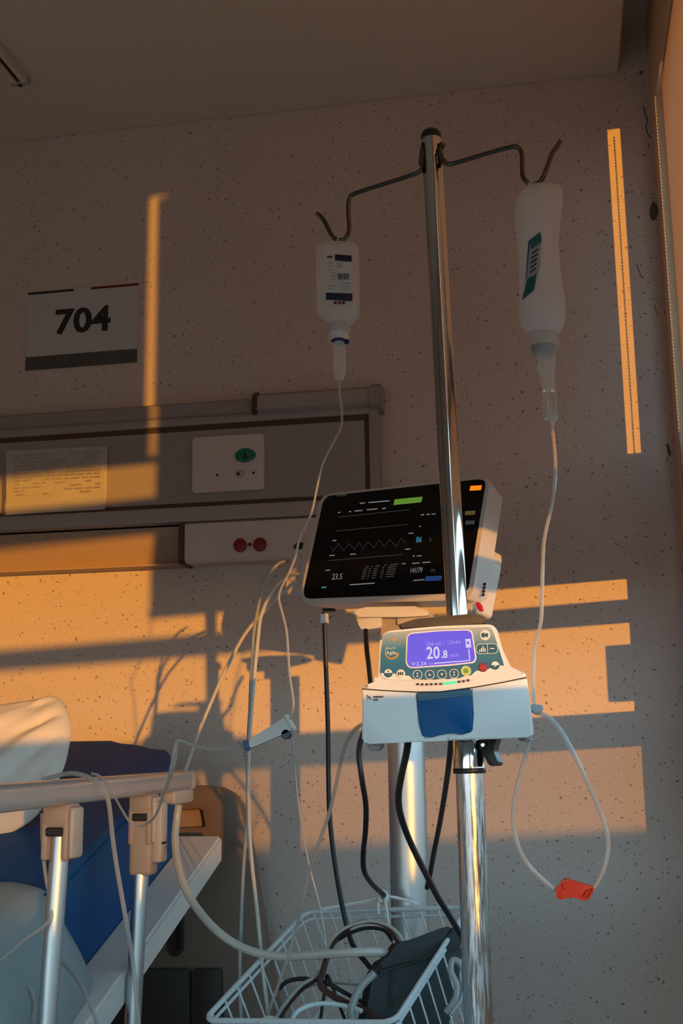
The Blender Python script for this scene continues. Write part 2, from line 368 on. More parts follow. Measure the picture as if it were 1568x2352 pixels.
# window wall on the right: opening placed from where its light falls on the back wall
WT = .16                                          # wall thickness
YJ = back(1461, 900, XR)[0]+.03                      # near jamb (towards the back wall)
YJ2 = -3.6
ZHEAD = back(1409, 290, XR)[1]; ZSILL = back(1470, 1902, XR+.08)[1]-.10
bm = B()
box(bm, (XR, YJ, 0), (XR+WT, 0, ZC)); box(bm, (XR, YB, 0), (XR+WT, YJ2, ZC))
box(bm, (XR, YJ2, 0), (XR+WT, YJ, ZSILL)); box(bm, (XR, YJ2, ZHEAD), (XR+WT, YJ, ZC))
struct(finish('wall_right', bm, m_orange, smooth=False))
XF = XR+.05                                      # frame plane
win = struct(thing('window_1', (XF, (YJ+YJ2)/2, ZSILL), 'wide window with white bars in the right wall', 'window'))
del win['category']
def wpart(name, y0, y1, z0, z1, t=.04, m=m_frame): return finish(name, box(B(), (XF-t/2, min(y0, y1), z0), (XF+t/2, max(y0, y1), z1), .003, 1), m, win)
zt0, zt1 = back(1455, 1130, XF)[1], back(1455, 1042, XF)[1]      # transom
zb0, zb1 = back(1440, 1430, XF)[1], back(1440, 1377, XF)[1]
zc0, zc1 = back(1452, 1714, XF)[1], back(1452, 1634, XF)[1]
ys1 = back(1461, 900, XF-.02)[0]; ys2 = back(1444, 1450, XF-.015)[0]
wpart('frame_stile', YJ, ys1, ZSILL, ZHEAD); wpart('frame_stile', YJ2, YJ2+.05, ZSILL, ZHEAD)
wpart('frame_rail', YJ2, YJ, ZSILL-.03, ZSILL)
wpart('transom', YJ2, YJ, zt0, zt1)
wpart('sash_bar', YJ2, YJ, zb0, zb1); wpart('sash_bar', YJ2, YJ, zc0, zc1)
wpart('sash_stile', ys1, ys2, zc0, zt0, .03)
wpart('sash_stile', YJ2, YJ2+.06, zc0, zt0, .03); wpart('sash_stile', ys1, back(1474, 1780, XF-.015)[0], ZSILL, zc0, .03)
# a hinge block beside the near stile (its shadow notches the middle light patch)
yn = back(1388, 1500, XF-.015)[0]
wpart('hinge_block', ys2, yn, back(1420, 1612, XF)[1], back(1420, 1482, XF)[1], .03)
for z0, z1 in ((ZSILL, zc0), (zc1, zb0), (zb1, zt0), (zt1, ZHEAD)):
    finish('pane', box(B(), (XF-.003, YJ2+.05, z0), (XF+.003, ys1, z1)), m_dim_glass if z1 == zc0 else m_glass, win, smooth=False)
finish('window_sill', box(B(), (XR-.02, YJ2, ZSILL-.045), (XR+WT, YJ, ZSILL-.02), .004, 1), m_frame, win)
def portal(name, loc, rot, sx_, sy_):
    l = bpy.data.lights.new(name, 'AREA'); l.shape = 'RECTANGLE'; l.size = sx_; l.size_y = sy_; l.cycles.is_portal = True
    o = bpy.data.objects.new(name, l); COL.objects.link(o); o.location = loc; o.rotation_euler = rot
portal('window_light_portal', (XR+WT+.01, (YJ+YJ2)/2, (ZSILL+ZHEAD)/2), (0, math.radians(90), 0), ZHEAD-ZSILL, YJ-YJ2)
portal('window_light_portal', ((R0+R1)/2, YB-.11, (RZ0+RZ1)/2), (math.radians(90), 0, 0), R1-R0, RZ1-RZ0)
# two roller blinds inside the recess, a narrow gap between them
XB = XR+.006
yb1a = back(1437, 1000, XB)[0]; yb1b = back(355, 800, XB)[0]; yb2a = back(338, 800, XB)[0]
yb2rail = back(372, 1056, XB, -.05)[0]
zb_blind1 = back(1437, 1330, XB)[1]; zb_blind2 = back(200, 1083, XB, -.05)[1]
def blind(name, y0, y1, z, label, railext=0.0):
    t = thing(name, (XB, (y0+y1)/2, z), label, 'roller blind', 'roller blinds in the window recess')
    finish('blind_fabric', box(B(), (XB-.001, min(y0, y1), z+.012), (XB+.001, max(y0, y1), ZHEAD-.012)), m_blind, t, smooth=False)
    finish('bottom_rail', box(B(), (XB-.006, min(y0, y1)-.002, z), (XB+.006, max(y0, y1)+railext, z+.022), .004, 2), m_frame, t)
    finish('roller_tube', rod(B(), (XB+.012, y0-.04, ZHEAD-.014), (XB+.012, y1+.04, ZHEAD-.014), .012), m_frame, t)
    return t
bl1 = blind('roller_blind', yb1a, yb1b, zb_blind1, 'warm backlit roller blind hanging lower, nearest the back wall')
bl2 = blind('roller_blind', yb2a, YJ2+.03, zb_blind2, 'warm backlit roller blind hanging higher, farther from the back wall', yb1b-yb2a+.0)
# bead chain of the near blind
ych = back(1428, 600, XR-.006)[0]
bm = B(); z = ZHEAD-.03
while z > .70:
    yy = ych + (.0 if z > 1.02 else (1.02-z)**1.6*.35)
    bmesh.ops.create_icosphere(bm, subdivisions=1, radius=.0026, matrix=Matrix.Translation((XR-.006, yy, z))); z -= .0085
bm2 = bm; tube(bm2, [Vector((XR-.006, ych, ZHEAD-.03)), Vector((XR-.006, ych, .95))], .0008, 5)
c = finish('bead_chain', bm2, m_lgrey, bl1)
# unseen parapet outside, added so the lowest sun patch ends softly
struct(finish('sun_edge_blocker', box(B(), (XR+1.5, -9, -.2), (XR+1.62, 1, back(1470, 1905, XR+1.5)[1]), .004, 1), m_concrete, smooth=False))
# chips and cracks in the plaster by the corner
def chip(pts, t=.0015):
    F0 = Frame((0, 0, 0)); return finish('plaster_chip', prism(B(), F0, pxpoly(F0, pts), -.002, t), m_chip, wall, smooth=False)
chip([(1492, 478), (1499, 462), (1508, 470), (1512, 488), (1506, 503), (1497, 508), (1491, 495)])
chip([(1467, 168), (1474, 161), (1476, 168), (1470, 172)]); chip([(1529, 1022), (1534, 1018), (1539, 1034), (1541, 1044), (1536, 1048), (1532, 1036)])
def crack(pts, r=.0009):
    return finish('plaster_crack', tube(B(), spline(pxpath([(x, y, -.0004) for x, y in pts]), 4), r, 5), m_chip, wall)
crack([(1476, 243), (1481, 262), (1486, 275), (1483, 292), (1487, 308), (1494, 316)], .0013); crack([(1488, 330), (1490, 340)]); crack([(1463, 608), (1467, 622), (1475, 640)], .0009)
crack([(1502, 700), (1510, 725)]); crack([(1533, 1048), (1530, 1060)])
# curtain track end on the soffit
ct = thing('curtain_track', (P(30, 170, -.4).x, -.9, ZS), 'short white curtain track with dark slot on the ceiling, top left', 'curtain track')
def onz(px, py, z):
    d = P(px, py, 0)-Vector(CAM); return Vector(CAM)+d*((z-EYE)/d.z)
q0 = onz(45, 188, ZS-.012)
bm = B(); box(bm, (q0.x-.022, q0.y-2.2, ZS-.016), (q0.x-.005, q0.y, ZS), .002, 1); box(bm, (q0.x+.004, q0.y-2.2, ZS-.016), (q0.x+.021, q0.y, ZS), .002, 1)
finish('track_profile', bm, m_ceil, ct)
finish('track_slot', box(B(), (q0.x-.006, q0.y-2.2, ZS-.013), (q0.x+.006, q0.y+.001, ZS-.001)), m_dark, ct, smooth=False)
finish('track_end_cap', box(B(), (q0.x-.024, q0.y-.004, ZS-.018), (q0.x+.023, q0.y+.012, ZS), .002, 1), m_hw2, ct)
finish('cap_screw', lathe(B(), (q0.x, q0.y+.004, ZS-.018), (0, 0, -1), [(0, .005), (.003, .005), (.004, .003)], 10), m_dark, ct)

# ------------------------------------------------------------------ room number sign
F = Frame(P(190, 750, -.001))
sg = thing('room_sign', F.o, 'pale room number sign reading 704 on the speckled wall', 'sign')
pp = pxpoly(F, [(62, 853), (318, 832), (317, 650), (63, 673)])
a0 = (pp[0][0]+pp[3][0])/2; a1 = (pp[1][0]+pp[2][0])/2; b0 = (pp[0][1]+pp[1][1])/2; b1 = (pp[2][1]+pp[3][1])/2
finish('plate', prism(B(), F, rrect(a0, b0, a1, b1, .0015, 2), -.001, .003, .0006, 1), m_sign, sg)
strips('dark_bar', F, [(a0, b0, a1, b0+(b1-b0)*.17)], .003, .0036, m_signbar, sg)
strips('black_stripe', F, [(a0, b1-.0075, a0+(a1-a0)*.415, b1-.0015)], .003, .0036, m_ink, sg)
strips('red_stripe', F, [(a0+(a1-a0)*.575, b1-.0075, a1, b1-.0015)], .003, .0036, m_redink, sg)
t0 = F.un(128, 769); t1 = F.un(252, 760)
tx = text('number', '704', F, (t0[0]+t1[0])/2, t0[1]+.002, .0032, (F.un(190, 713)[1]-F.un(190, 766)[1]), m_ink, sg, 'CENTER', off=.0028, sx=1.12)

# ------------------------------------------------------------------ bed head service panel
YP = -.055
FW = Frame(P(600, 1080, YP))
hw = thing('headwall_panel', (-1.5, -.03, P(500, 1200, YP).z), 'long grey hospital bed-head service panel along the wall', 'service panel')
zz = lambda py, px=700, Y=YP: P(px, py, Y).z
xx = lambda px, py, Y=YP: P(px, py, Y).x
zt = zz(893, 780); zg1 = zz(950, 780)
xe = xx(866, 1000); xi = xx(845, 1000)
zgt, zgb = zz(955, 780), zz(966, 780); zlow = zz(1158, 700)
zr1, zr0 = zz(1150, 720), zz(1185, 720)
zbot = zz(1293, 430)
zmid = zz(1203, 430)
bm = B(); box(bm, (XL, -.048, zr0-.012), (xe, 0, zgt+.01), .004, 2); finish('panel_body', bm, m_hw, hw)
finish('face_panel', box(B(), (XL, YP-.001, zr1+.010), (xi-.008, -.045, zgb-.002), .002, 1), m_hw, hw)
finish('brown_groove', box(B(), (XL, YP+.002, zgb-.002), (xi+.002, -.045, zgt), .0008, 1), m_brown, hw)
finish('brown_groove', box(B(), (XL, YP+.002, zr1), (xi+.002, -.045, zr1+.010), .0008, 1), m_brown, hw)
finish('brown_groove', box(B(), (xi-.008, YP+.002, zr1+.010), (xi+.002, -.045, zgb-.002), .0008, 1), m_brown, hw)
finish('lower_rail', box(B(), (XL, YP-.006, zr0), (xe, -.03, zr1), .003, 2), m_hw2, hw)
finish('upper_rail', box(B(), (XL, YP-.003, zgt), (xe, -.03, zgt+.02), .003, 2), m_hw, hw)
finish('end_frame', box(B(), (xi+.002, YP-.004, zr0), (xe+.004, -.03, zgt+.012), .004, 2), m_hw, hw)
xl = xx(588, 930)
FY = Frame((0, 0, 0), psi=math.radians(90))       # side profile: u = -y
def yprofile(pts, x0, x1, name, m, par, bev=.002):
    bm = B(); fr = [bm.verts.new((x1, y, z)) for y, z in pts]; bk = [bm.verts.new((x0, y, z)) for y, z in pts]
    f1 = bm.faces.new(fr); bm.faces.new(list(reversed(bk)))
    for i in range(len(pts)):
        j = (i+1) % len(pts); bm.faces.new((fr[j], fr[i], bk[i], bk[j]))
    if bev: bmesh.ops.bevel(bm, geom=list(f1.edges), offset=bev, segments=2, affect='EDGES')
    return finish(name, bm, m, par)
ztl = zz(925, 400)
zc = zgt+.016
yprofile([(0, zc), (-.050, zc), (-.062, zc+.008), (-.055, zt-.012), (-.035, zt-.003), (0, zt-.003)], XL, xl, 'light_diffuser_cover', m_hw, hw)
yprofile([(0, zc), (-.060, zc), (-.073, zc+.008), (-.066, zt-.008), (-.045, zt+.004), (0, zt+.004)], xl, xx(852, 920), 'lamp_cover', m_hw2, hw)
yprofile([(0, zc-.004), (-.064, zc-.004), (-.079, zc+.007), (-.071, zt-.006), (-.047, zt+.008), (0, zt+.008)], xx(850, 920), xx(876, 920), 'end_cap', m_hw, hw, .003)
yprofile([(0, zc), (-.066, zc), (-.078, zc+.008), (-.072, zt-.010), (-.05, zt+.007), (0, zt+.007)], xl-.006, xl+.006, 'joint_collar', m_brown, hw, .001)
# lower cove: a concave surface under the rail, running left of the outlet box
pts = [(0, zr0-.002)]; zc1 = zmid
cove = [(-.052, zr0-.003), (-.048, zc1)]
for i in range(9):
    a = i/8; cove.append((-.030-.018*math.cos(a*math.pi*.9), zc1-.004-(zc1-zbot)*a))
yprofile([(0, zr0-.003)]+cove+[(-.058, zbot), (-.058, zbot-.004), (0, zbot-.004)], XL, xx(425, 1250, -.05), 'cove_channel', m_cove, hw, 0)
finish('shadow_gap', box(B(), (XL, -.047, zc1-.002), (xe-.002, -.02, zr0-.001)), m_dark, hw, smooth=False)
xo0 = xx(422, 1250, -.07); xo1 = xe-.01
yprofile([(0, zr0-.004), (-.056, zr0-.004), (-.070, zmid-.004), (-.070, zbot+.006), (-.062, zbot-.002), (0, zbot-.002)], xo0, xo1, 'outlet_box', m_ivory, hw, .003)
yprofile([(0, zr0-.003), (-.060, zr0-.003), (-.074, zmid-.003), (-.074, zbot+.004), (-.066, zbot-.005), (0, zbot-.005)], xo0-.012, xo0+.002, 'outlet_box_end', m_brown, hw, .002)
ob = [o for o in hw.children if o.name.startswith('outlet_box') and 'end' not in o.name][0]
Fo = Frame(P(575, 1252, -.070))
for px in (552, 597):
    a, b = Fo.un(px, 1252 - (px-575)*.04)
    s = finish('red_socket', prism(B(), Fo, disc(a, b, .0165, .0170, 10), 0, .006, .002, 2), m_red, ob)
finish('socket_screw', prism(B(), Fo, disc(*Fo.un(574, 1251), .004, n=10), 0, .003), m_dark, ob)

# nurse call plate
F = Frame(P(526, 1065, YP-.002))
nc = thing('nurse_call_plate', F.o, 'white nurse call wall plate with green oval button on the grey panel', 'call button')
q = pxpoly(F, [(444, 1135), (609, 1125), (607, 997), (445, 1008)])
a0 = (q[0][0]+q[3][0])/2; a1 = (q[1][0]+q[2][0])/2; b0 = (q[0][1]+q[1][1])/2; b1 = (q[2][1]+q[3][1])/2
finish('plate', prism(B(), F, rrect(a0, b0, a1, b1, .006), -.002, .010, .003, 3), m_ivory, nc)
def ring(bm, F, a, b, r, rr, c, sx=1.0, n=24):
    pts = [F.w(a+r*sx*math.cos(2*math.pi*i/n), b+r*math.sin(2*math.pi*i/n), c) for i in range(n)]; pts += [pts[0]]
    return tube(bm, pts, rr, 6, cap=False)
for (x0, y0, x1, y1) in ((458, 1028, 516, 1106), (534, 1026, 594, 1100)):
    u0 = F.un(x0, y1, .01); u1 = F.un(x1, y0, .01); finish('insert', prism(B(), F, rrect(u0[0], u0[1], u1[0], u1[1], .002), .009, .0108, .0005, 1), m_ivory, nc)
a, b = F.un(484, 1052, .011); finish('round_knob', prism(B(), F, disc(a, b, .027, .0235, 28), .0105, .0125, .001, 2), m_ivory, nc)
a, b = F.un(563, 1046, .011); g = finish('green_button', prism(B(), F, disc(a, b, .026, .0170, 28), .0105, .0135, .002, 2), m_green, nc)
finish('nurse_symbol', prism(B(), F, [(a-.006, b-.009), (a+.006, b-.009), (a+.003, b), (a+.002, b+.005), (a, b+.010), (a-.002, b+.005), (a-.003, b)], .0135, .0141), m_ink, g, smooth=False)
a, b = F.un(550, 1088, .011); g = finish('lamp_symbol', ring(B(), F, a, b, .007, .0012, .0112, 1.5), m_grey_ink, nc); finish('lamp_core', prism(B(), F, disc(a-.003, b, .004, n=12), .0108, .0114), m_ink, g)
for px, py in ((499, 1091), (582, 1086)):
    a, b = F.un(px, py, .011); finish('jack_hole', prism(B(), F, disc(a, b, .0032, n=12), .0107, .0113), m_ink, nc)

# paper notice in a clear sleeve
F = Frame(P(128, 1105, YP-.008), tau=math.radians(-4))
nt_ = thing('paper_notice', F.o, 'printed paper notice in a clear sleeve on the grey panel', 'notice')
q = pxpoly(F, [(16, 1184), (243, 1170), (246, 1024), (13, 1036)])
bm = B(); n = 10; vs = []
for j in range(n+1):
    row = []
    for i in range(n+1):
        s, t = i/n, j/n
        a = (q[0][0]*(1-s)+q[1][0]*s)*(1-t)+(q[3][0]*(1-s)+q[2][0]*s)*t; b = (q[0][1]*(1-s)+q[1][1]*s)*(1-t)+(q[3][1]*(1-s)+q[2][1]*s)*t
        row.append(bm.verts.new(F.w(a, b, .010*max(0, .25-t)**1.2*4 + .002*math.sin(s*5))))
    vs.append(row)
for j in range(n):
    for i in range(n): bm.faces.new((vs[j][i], vs[j][i+1], vs[j+1][i+1], vs[j+1][i]))
r = bmesh.ops.solidify(bm, geom=list(bm.faces), thickness=.0012)
finish('paper', bm, m_paper, nt_)
rng = random.Random(3); rects = []
def qp(s, t):
    return ((q[0][0]*(1-s)+q[1][0]*s)*(1-t)+(q[3][0]*(1-s)+q[2][0]*s)*t, (q[0][1]*(1-s)+q[1][1]*s)*(1-t)+(q[3][1]*(1-s)+q[2][1]*s)*t)
bm = B()
for r_ in range(12):
    t = .90-r_*.055; s = .07+rng.random()*.03
    while s < .92:
        w = rng.uniform(.03, .12)
        if rng.random() < .72:
            p0 = qp(s, t); p1 = qp(min(s+w, .95), t); p2 = qp(min(s+w, .95), t+.020); p3 = qp(s, t+.020)
            fs = [bm.verts.new(F.w(a_, b_, .0048 + (.010*max(0, .25-t)**1.2*4))) for a_, b_ in (p0, p1, p2, p3)]; bm.faces.new(fs)
        s += w+.02
finish('printed_lines', bm, m_grey_ink, nt_, smooth=False)
s0 = qp(-.01, .0); 
pol = [qp(-.02, -.02), qp(1.01, -.02), qp(1.0, 1.02), qp(-.0, 1.02)]
finish('sleeve', prism(B(), F, pol, .0150, .0156), m_sleeve, nt_, smooth=False)
strips('sleeve_edge', F, [(qp(0, 0)[0]-.008, q[0][1], qp(0, 0)[0]-.005, q[3][1]), (qp(0, 0)[0]-.014, q[0][1]+.004, qp(0, 0)[0]-.0125, q[3][1])], -.004, .012, m_sleeve, nt_)

# ------------------------------------------------------------------ IV pole
YI = -1.30
iv_b = Vector((P(1098, 2300, YI).x, YI, 0)); pb = P(1078, 1772, YI); pc = P(1075, 1700, YI); pt = P(990, 318, YI); pm = P(1050, 1425, YI)
iv = thing('iv_pole', iv_b, 'tall chrome IV drip stand with two wire hooks, holding the pump', 'drip stand')
low = iv_b+Vector((0, 0, .10))
finish('lower_tube', tube(B(), [low, pb], .0163, 28), m_schrome, iv)
ax = (pc-pb).normalized()
finish('collar', lathe(B(), pb-ax*.001, ax, [(0, .0165), (.0, .0182), (.004, .0186), (.008, .0182), (.050, .0180), (.056, .0165), (.06, .0125)], 28), m_chrome, iv)
finish('collar_ring', lathe(B(), pb-ax*.002, ax, [(0, .0186), (.001, .0192), (.005, .0192), (.006, .0186)], 28), m_black, iv)
finish('upper_tube', tube(B(), [pc+ax*.05, pm, pt], .0129, 28), m_chrome, iv)
at = (pt-pm).normalized()
finish('end_cap', lathe(B(), pt-at*.002, at, [(0, .0132), (.004, .0136), (.008, .0128), (.012, .0102), (.0145, .006), (.0155, .001)], 24), m_black, iv)
# base: five splayed legs with castors
for k in range(5):
    a = 2*math.pi*k/5+.3; e_ = iv_b+Vector((math.cos(a)*.26, math.sin(a)*.26, .055))
    lg = finish('base_leg', tube(B(), [low-Vector((0, 0, .01)), e_], [.014, .009], 10), m_chrome, iv)
    finish('castor', lathe(B(), e_+Vector((-.012, 0, -.028)), (1, 0, 0), [(0, .024), (.003, .027), (.021, .027), (.024, .024)], 16), m_black, lg)
finish('base_hub', lathe(B(), iv_b+Vector((0, 0, .07)), (0, 0, 1), [(0, .02), (.01, .028), (.05, .026), (.06, .0175)], 20), m_chrome, iv)
# bracket plates and hooks
hub = P(992, 372, YI)
def hook(path, nm='hook_wire'):
    return finish(nm, tube(B(), spline(pxpath(path), 6), .0030, 10), m_wire, iv)
YLh, YRh = -1.235, -1.365
hook([(976, 352, -1.295), (974, 372, -1.293), (968, 388, -1.29), (958, 397, -1.287), (940, 404, -1.283), (880, 423, -1.265), (830, 439, -1.25), (812, 446, -1.245), (803, 455, -1.242), (800, 470, -1.24), (800, 495, -1.237), (802, 520, YLh), (799, 538, YLh), (790, 549, YLh), (780, 552, YLh), (770, 549, YLh), (760, 538, YLh), (748, 514, YLh), (738, 499, YLh), (727, 490, YLh)])
hook([(1010, 340, -1.318), (1013, 358, -1.318), (1020, 372, -1.32), (1030, 377, -1.322), (1050, 373, -1.325), (1110, 355, -1.345), (1160, 341, -1.36), (1182, 337, YRh), (1194, 343, YRh), (1199, 358, YRh), (1199, 385, YRh), (1201, 405, YRh), (1209, 418, YRh), (1222, 424, YRh), (1237, 420, YRh), (1248, 405, YRh), (1258, 380, YRh), (1268, 353, YRh), (1279, 336, YRh), (1287, 324, YRh)])
for pts in ([(970, 330), (965, 352), (962, 380), (972, 400), (976, 360)], [(1012, 330), (1018, 336), (1019, 372), (1013, 388), (1008, 360)]):
    Fb = Frame(P(992, 360, YI-.004)); finish('hook_bracket', prism(B(), Fb, pxpoly(Fb, pts), -.006, .008, .001, 1), m_wire, iv)
for px, py in ((1014, 338), (1016, 374)):
    finish('hook_bolt', lathe(B(), P(px, py, YI-.012), (.5, -.85, 0), [(0, .0036), (.006, .0036), (.0075, .0024)], 10), m_wire, iv)
# black clamp lever
Fk = Frame(P(1125, 1725, YI-.012), psi=math.radians(15))
kn = finish('clamp_lever', prism(B(), Fk, roundpoly(pxpoly(Fk, [(1104, 1698), (1147, 1694), (1140, 1712), (1138, 1726), (1149, 1752), (1146, 1759), (1127, 1760), (1119, 1740), (1106, 1728)]), .003), -.010, .008, .004, 3), m_black, iv)
finish('lever_pin', lathe(B(), P(1110, 1711, YI-.02), (-.2, -1, 0), [(0, .003), (.003, .003), (.004, .002)], 10), m_chrome, kn)

# ------------------------------------------------------------------ infusion bottles
def loft(bm, rows, Y, depth, sides=28, sq=2.6):
    sides *= 2
    """rows: (left px, right px, y px); elliptical sections; depth = fraction of half width or list"""
    rings = []
    for i, (l, r, y) in enumerate(rows):
        A, Bp = P(l, y, Y), P(r, y, Y); c_ = (A+Bp)/2; hw_ = (Bp-A).length/2; dz = (Bp-A).normalized()
        d_ = depth[i]
        ring_ = []
        for k in range(sides):
            a = 2*math.pi*k/sides; ca, sa = math.cos(a), math.sin(a)
            xs = math.copysign(abs(ca)**(2/sq), ca); ys = math.copysign(abs(sa)**(2/sq), sa)
            ring_.append(bm.verts.new(c_+dz*hw_*xs+Vector((0, 1, 0))*d_*ys))
        rings.append(ring_)
    for i in range(len(rows)-1):
        for k in range(sides):
            q_ = (k+1) % sides; bm.faces.new((rings[i][k], rings[i][q_], rings[i+1][q_], rings[i+1][k]))
    bm.faces.new(rings[0]); bm.faces.new(list(reversed(rings[-1])))
    return bm
def onloft(px, py, rows, Y, depth, sq=2.6, off=.0006):
    for i in range(len(rows)-1):
        if rows[i][2] <= py <= rows[i+1][2]:
            t = (py-rows[i][2])/(rows[i+1][2]-rows[i][2]); l = rows[i][0]*(1-t)+rows[i+1][0]*t; r = rows[i][1]*(1-t)+rows[i+1][1]*t; d_ = depth[i]*(1-t)+depth[i+1]*t
            Yf = Y
            for it in range(4):
                s_ = max(-.98, min(.98, ((px-(l+r)/2)*(D+Yf)/(D+Y))/((r-l)/2))); Yf = Y - d_*(1-abs(s_)**sq)**(1/sq) - off
            return P(px, py, Yf)
def decal(name, quad, rows, Y, depth, mat, par, off=.0006, n=6, sq=2.6):
    """patch that follows the bottle's curved surface; quad TL,TR,BR,BL in photo pixels"""
    bm = B(); g = []
    for j in range(n+1):
        row = []
        for i in range(n+1):
            s_, t = i/n, j/n
            x_ = (quad[0][0]*(1-s_)+quad[1][0]*s_)*(1-t)+(quad[3][0]*(1-s_)+quad[2][0]*s_)*t; y_ = (quad[0][1]*(1-s_)+quad[1][1]*s_)*(1-t)+(quad[3][1]*(1-s_)+quad[2][1]*s_)*t
            row.append(bm.verts.new(onloft(x_, y_, rows, Y, depth, sq, off)))
        g.append(row)
    for j in range(n):
        for i in range(n): bm.faces.new((g[j][i], g[j][i+1], g[j+1][i+1], g[j+1][i]))
    return finish(name, bm, mat, par)
# left: small rigid bottle
rowsL = [(748, 806, 556), (735, 818, 561), (728, 823, 573), (727, 823.5, 600), (727, 824, 660), (727, 824, 705), (729, 823, 722), (737, 816, 732), (750, 806, 740), (757, 804, 746)]
depL = [.004, .011, .017, .021, .023, .023, .022, .020, .018, .016]
bt = thing('infusion_bottle', P(776, 650, YLh), 'small milky drip bottle with printed label on the left hook', 'drip bottle')
finish('bottle_body', loft(B(), rowsL, YLh, depL, 32, 3.2), m_bag, bt)
finish('hanging_loop', tube(B(), spline([P(774, 556, YLh), P(776, 548, YLh-.005), P(780, 544, YLh-.006), P(783, 548, YLh+.003), P(782, 556, YLh+.001)], 5), .0014, 6), m_bag, bt)
rowsLn = [(757, 804, 745), (756, 804, 757), (758, 800, 766)]
finish('neck', loft(B(), rowsLn, YLh, [.014, .014, .013], 24, 2.0), m_bag, bt)
finish('bottle_cap', loft(B(), [(754, 800, 766), (753, 801, 772), (755, 800, 786), (762, 796, 791)], YLh, [.0135, .0142, .0135, .011], 24, 2.0), m_mon, bt)
lab = decal('label', [(749, 584), (809, 586), (809, 699), (748, 697)], rowsL, YLh, depL, m_sign, bt, .0022, sq=3.2)
for qd in ([(769, 584), (807, 587), (808, 601), (769, 598)], [(748, 672), (809, 674), (809, 692), (748, 688)]): decal('label_band', qd, rowsL, YLh, depL, m_navy, lab, .0032, sq=3.2)
decal('label_mark', [(751, 588), (763, 588), (763, 592), (751, 592)], rowsL, YLh, depL, m_redink, lab, .0032, 2, sq=3.2)
for k_ in range(11):
    x0 = 775+k_*2.5; w_ = (1.5, .8, 1.9, .9, 1.3, .7, 1.6, .9, 1.7, .8, 1.4)[k_]; decal('barcode_bar', [(x0, 628), (x0+w_, 628), (x0+w_, 642), (x0, 642)], rowsL, YLh, depL, m_ink, lab, .0032, 1, sq=3.2)
for x0 in (766, 776, 785): decal('printed_block', [(x0, 692), (x0+7, 692), (x0+7, 698), (x0, 698)], rowsL, YLh, depL, m_redink, lab, .0032, 1, sq=3.2)
for (x0, y0, w_) in ((773, 605, 12), (773, 611, 13), (753, 602, 9), (753, 609, 8), (753, 618, 7), (759, 626, 12), (759, 633, 13), (759, 640, 12), (752, 655, 18), (752, 662, 14), (782, 650, 24), (782, 657, 22), (782, 664, 24)):
    decal('printed_line', [(x0, y0), (x0+w_, y0), (x0+w_, y0+1.8), (x0, y0+1.8)], rowsL, YLh, depL, m_grey_ink, lab, .0032, 1, sq=3.2)
# right: soft bottle
rowsR = [(1216, 1284, 426), (1204, 1290, 434), (1194, 1292, 448), (1186, 1292, 462), (1182, 1290, 482), (1181, 1286, 510), (1184, 1283, 545), (1187, 1284, 580), (1190, 1287, 620), (1192, 1293, 660), (1191, 1298, 695), (1189, 1299, 720), (1192, 1296, 742), (1200, 1288, 758), (1213, 1281, 768)]
depR = [.008, .016, .021, .025, .027, .028, .028, .027, .027, .028, .029, .030, .028, .023, .018]
br = thing('infusion_bottle', P(1240, 600, YRh), 'large soft milky drip bottle with green striped label on the right hook', 'drip bottle')
bo = finish('bottle_body', loft(B(), rowsR, YRh, depR, 32, 2.3), m_bag2, br)
finish('hanging_loop', tube(B(), spline([P(1212, 440, YRh), P(1214, 424, YRh-.006), P(1221, 418, YRh-.008), P(1228, 417, YRh), P(1236, 424, YRh+.004)], 5), .0018, 6), m_bag, br)
finish('neck', loft(B(), [(1213, 1281, 767), (1214, 1284, 772), (1217, 1284, 790), (1219, 1280, 797)], YRh, [.017, .018, .017, .016], 24, 2.0), m_bag, br)
finish('bottle_cap', loft(B(), [(1219, 1281, 796), (1219, 1279, 800), (1222, 1277, 811), (1227, 1272, 814)], YRh, [.016, .0165, .0155, .013], 24, 2.0), m_lgrey, br)
def poly_decal(name, quads, mat, par, off): 
    for qd in quads: decal(name, qd, rowsR, YRh, depR, mat, par, off, 5, 2.3)
lab = decal('label', [(1212, 553), (1243, 536), (1240, 612), (1210, 628)], rowsR, YRh, depR, m_lgrey, br, .0008, 5, 2.3)
decal('label', [(1210, 628), (1240, 612), (1226, 666), (1198, 690)], rowsR, YRh, depR, m_lgrey, br, .0008, 5, 2.3)
for qd in ([(1214, 553), (1240, 532), (1244, 554), (1221, 572)], [(1213, 556), (1217, 553), (1208, 640), (1206, 645)], [(1211, 640), (1232, 628), (1226, 666), (1198, 690)]):
    decal('label_green_band', qd, rowsR, YRh, depR, m_lblue, lab, .0020, 5, 2.3)
for k_ in range(5): decal('label_text_line', [(1221-k_*1.2, 580+k_*11), (1236-k_*1.5, 570+k_*11), (1236-k_*1.5, 574+k_*11), (1221-k_*1.2, 584+k_*11)], rowsR, YRh, depR, m_ink, lab, .0020, 2, 2.3)

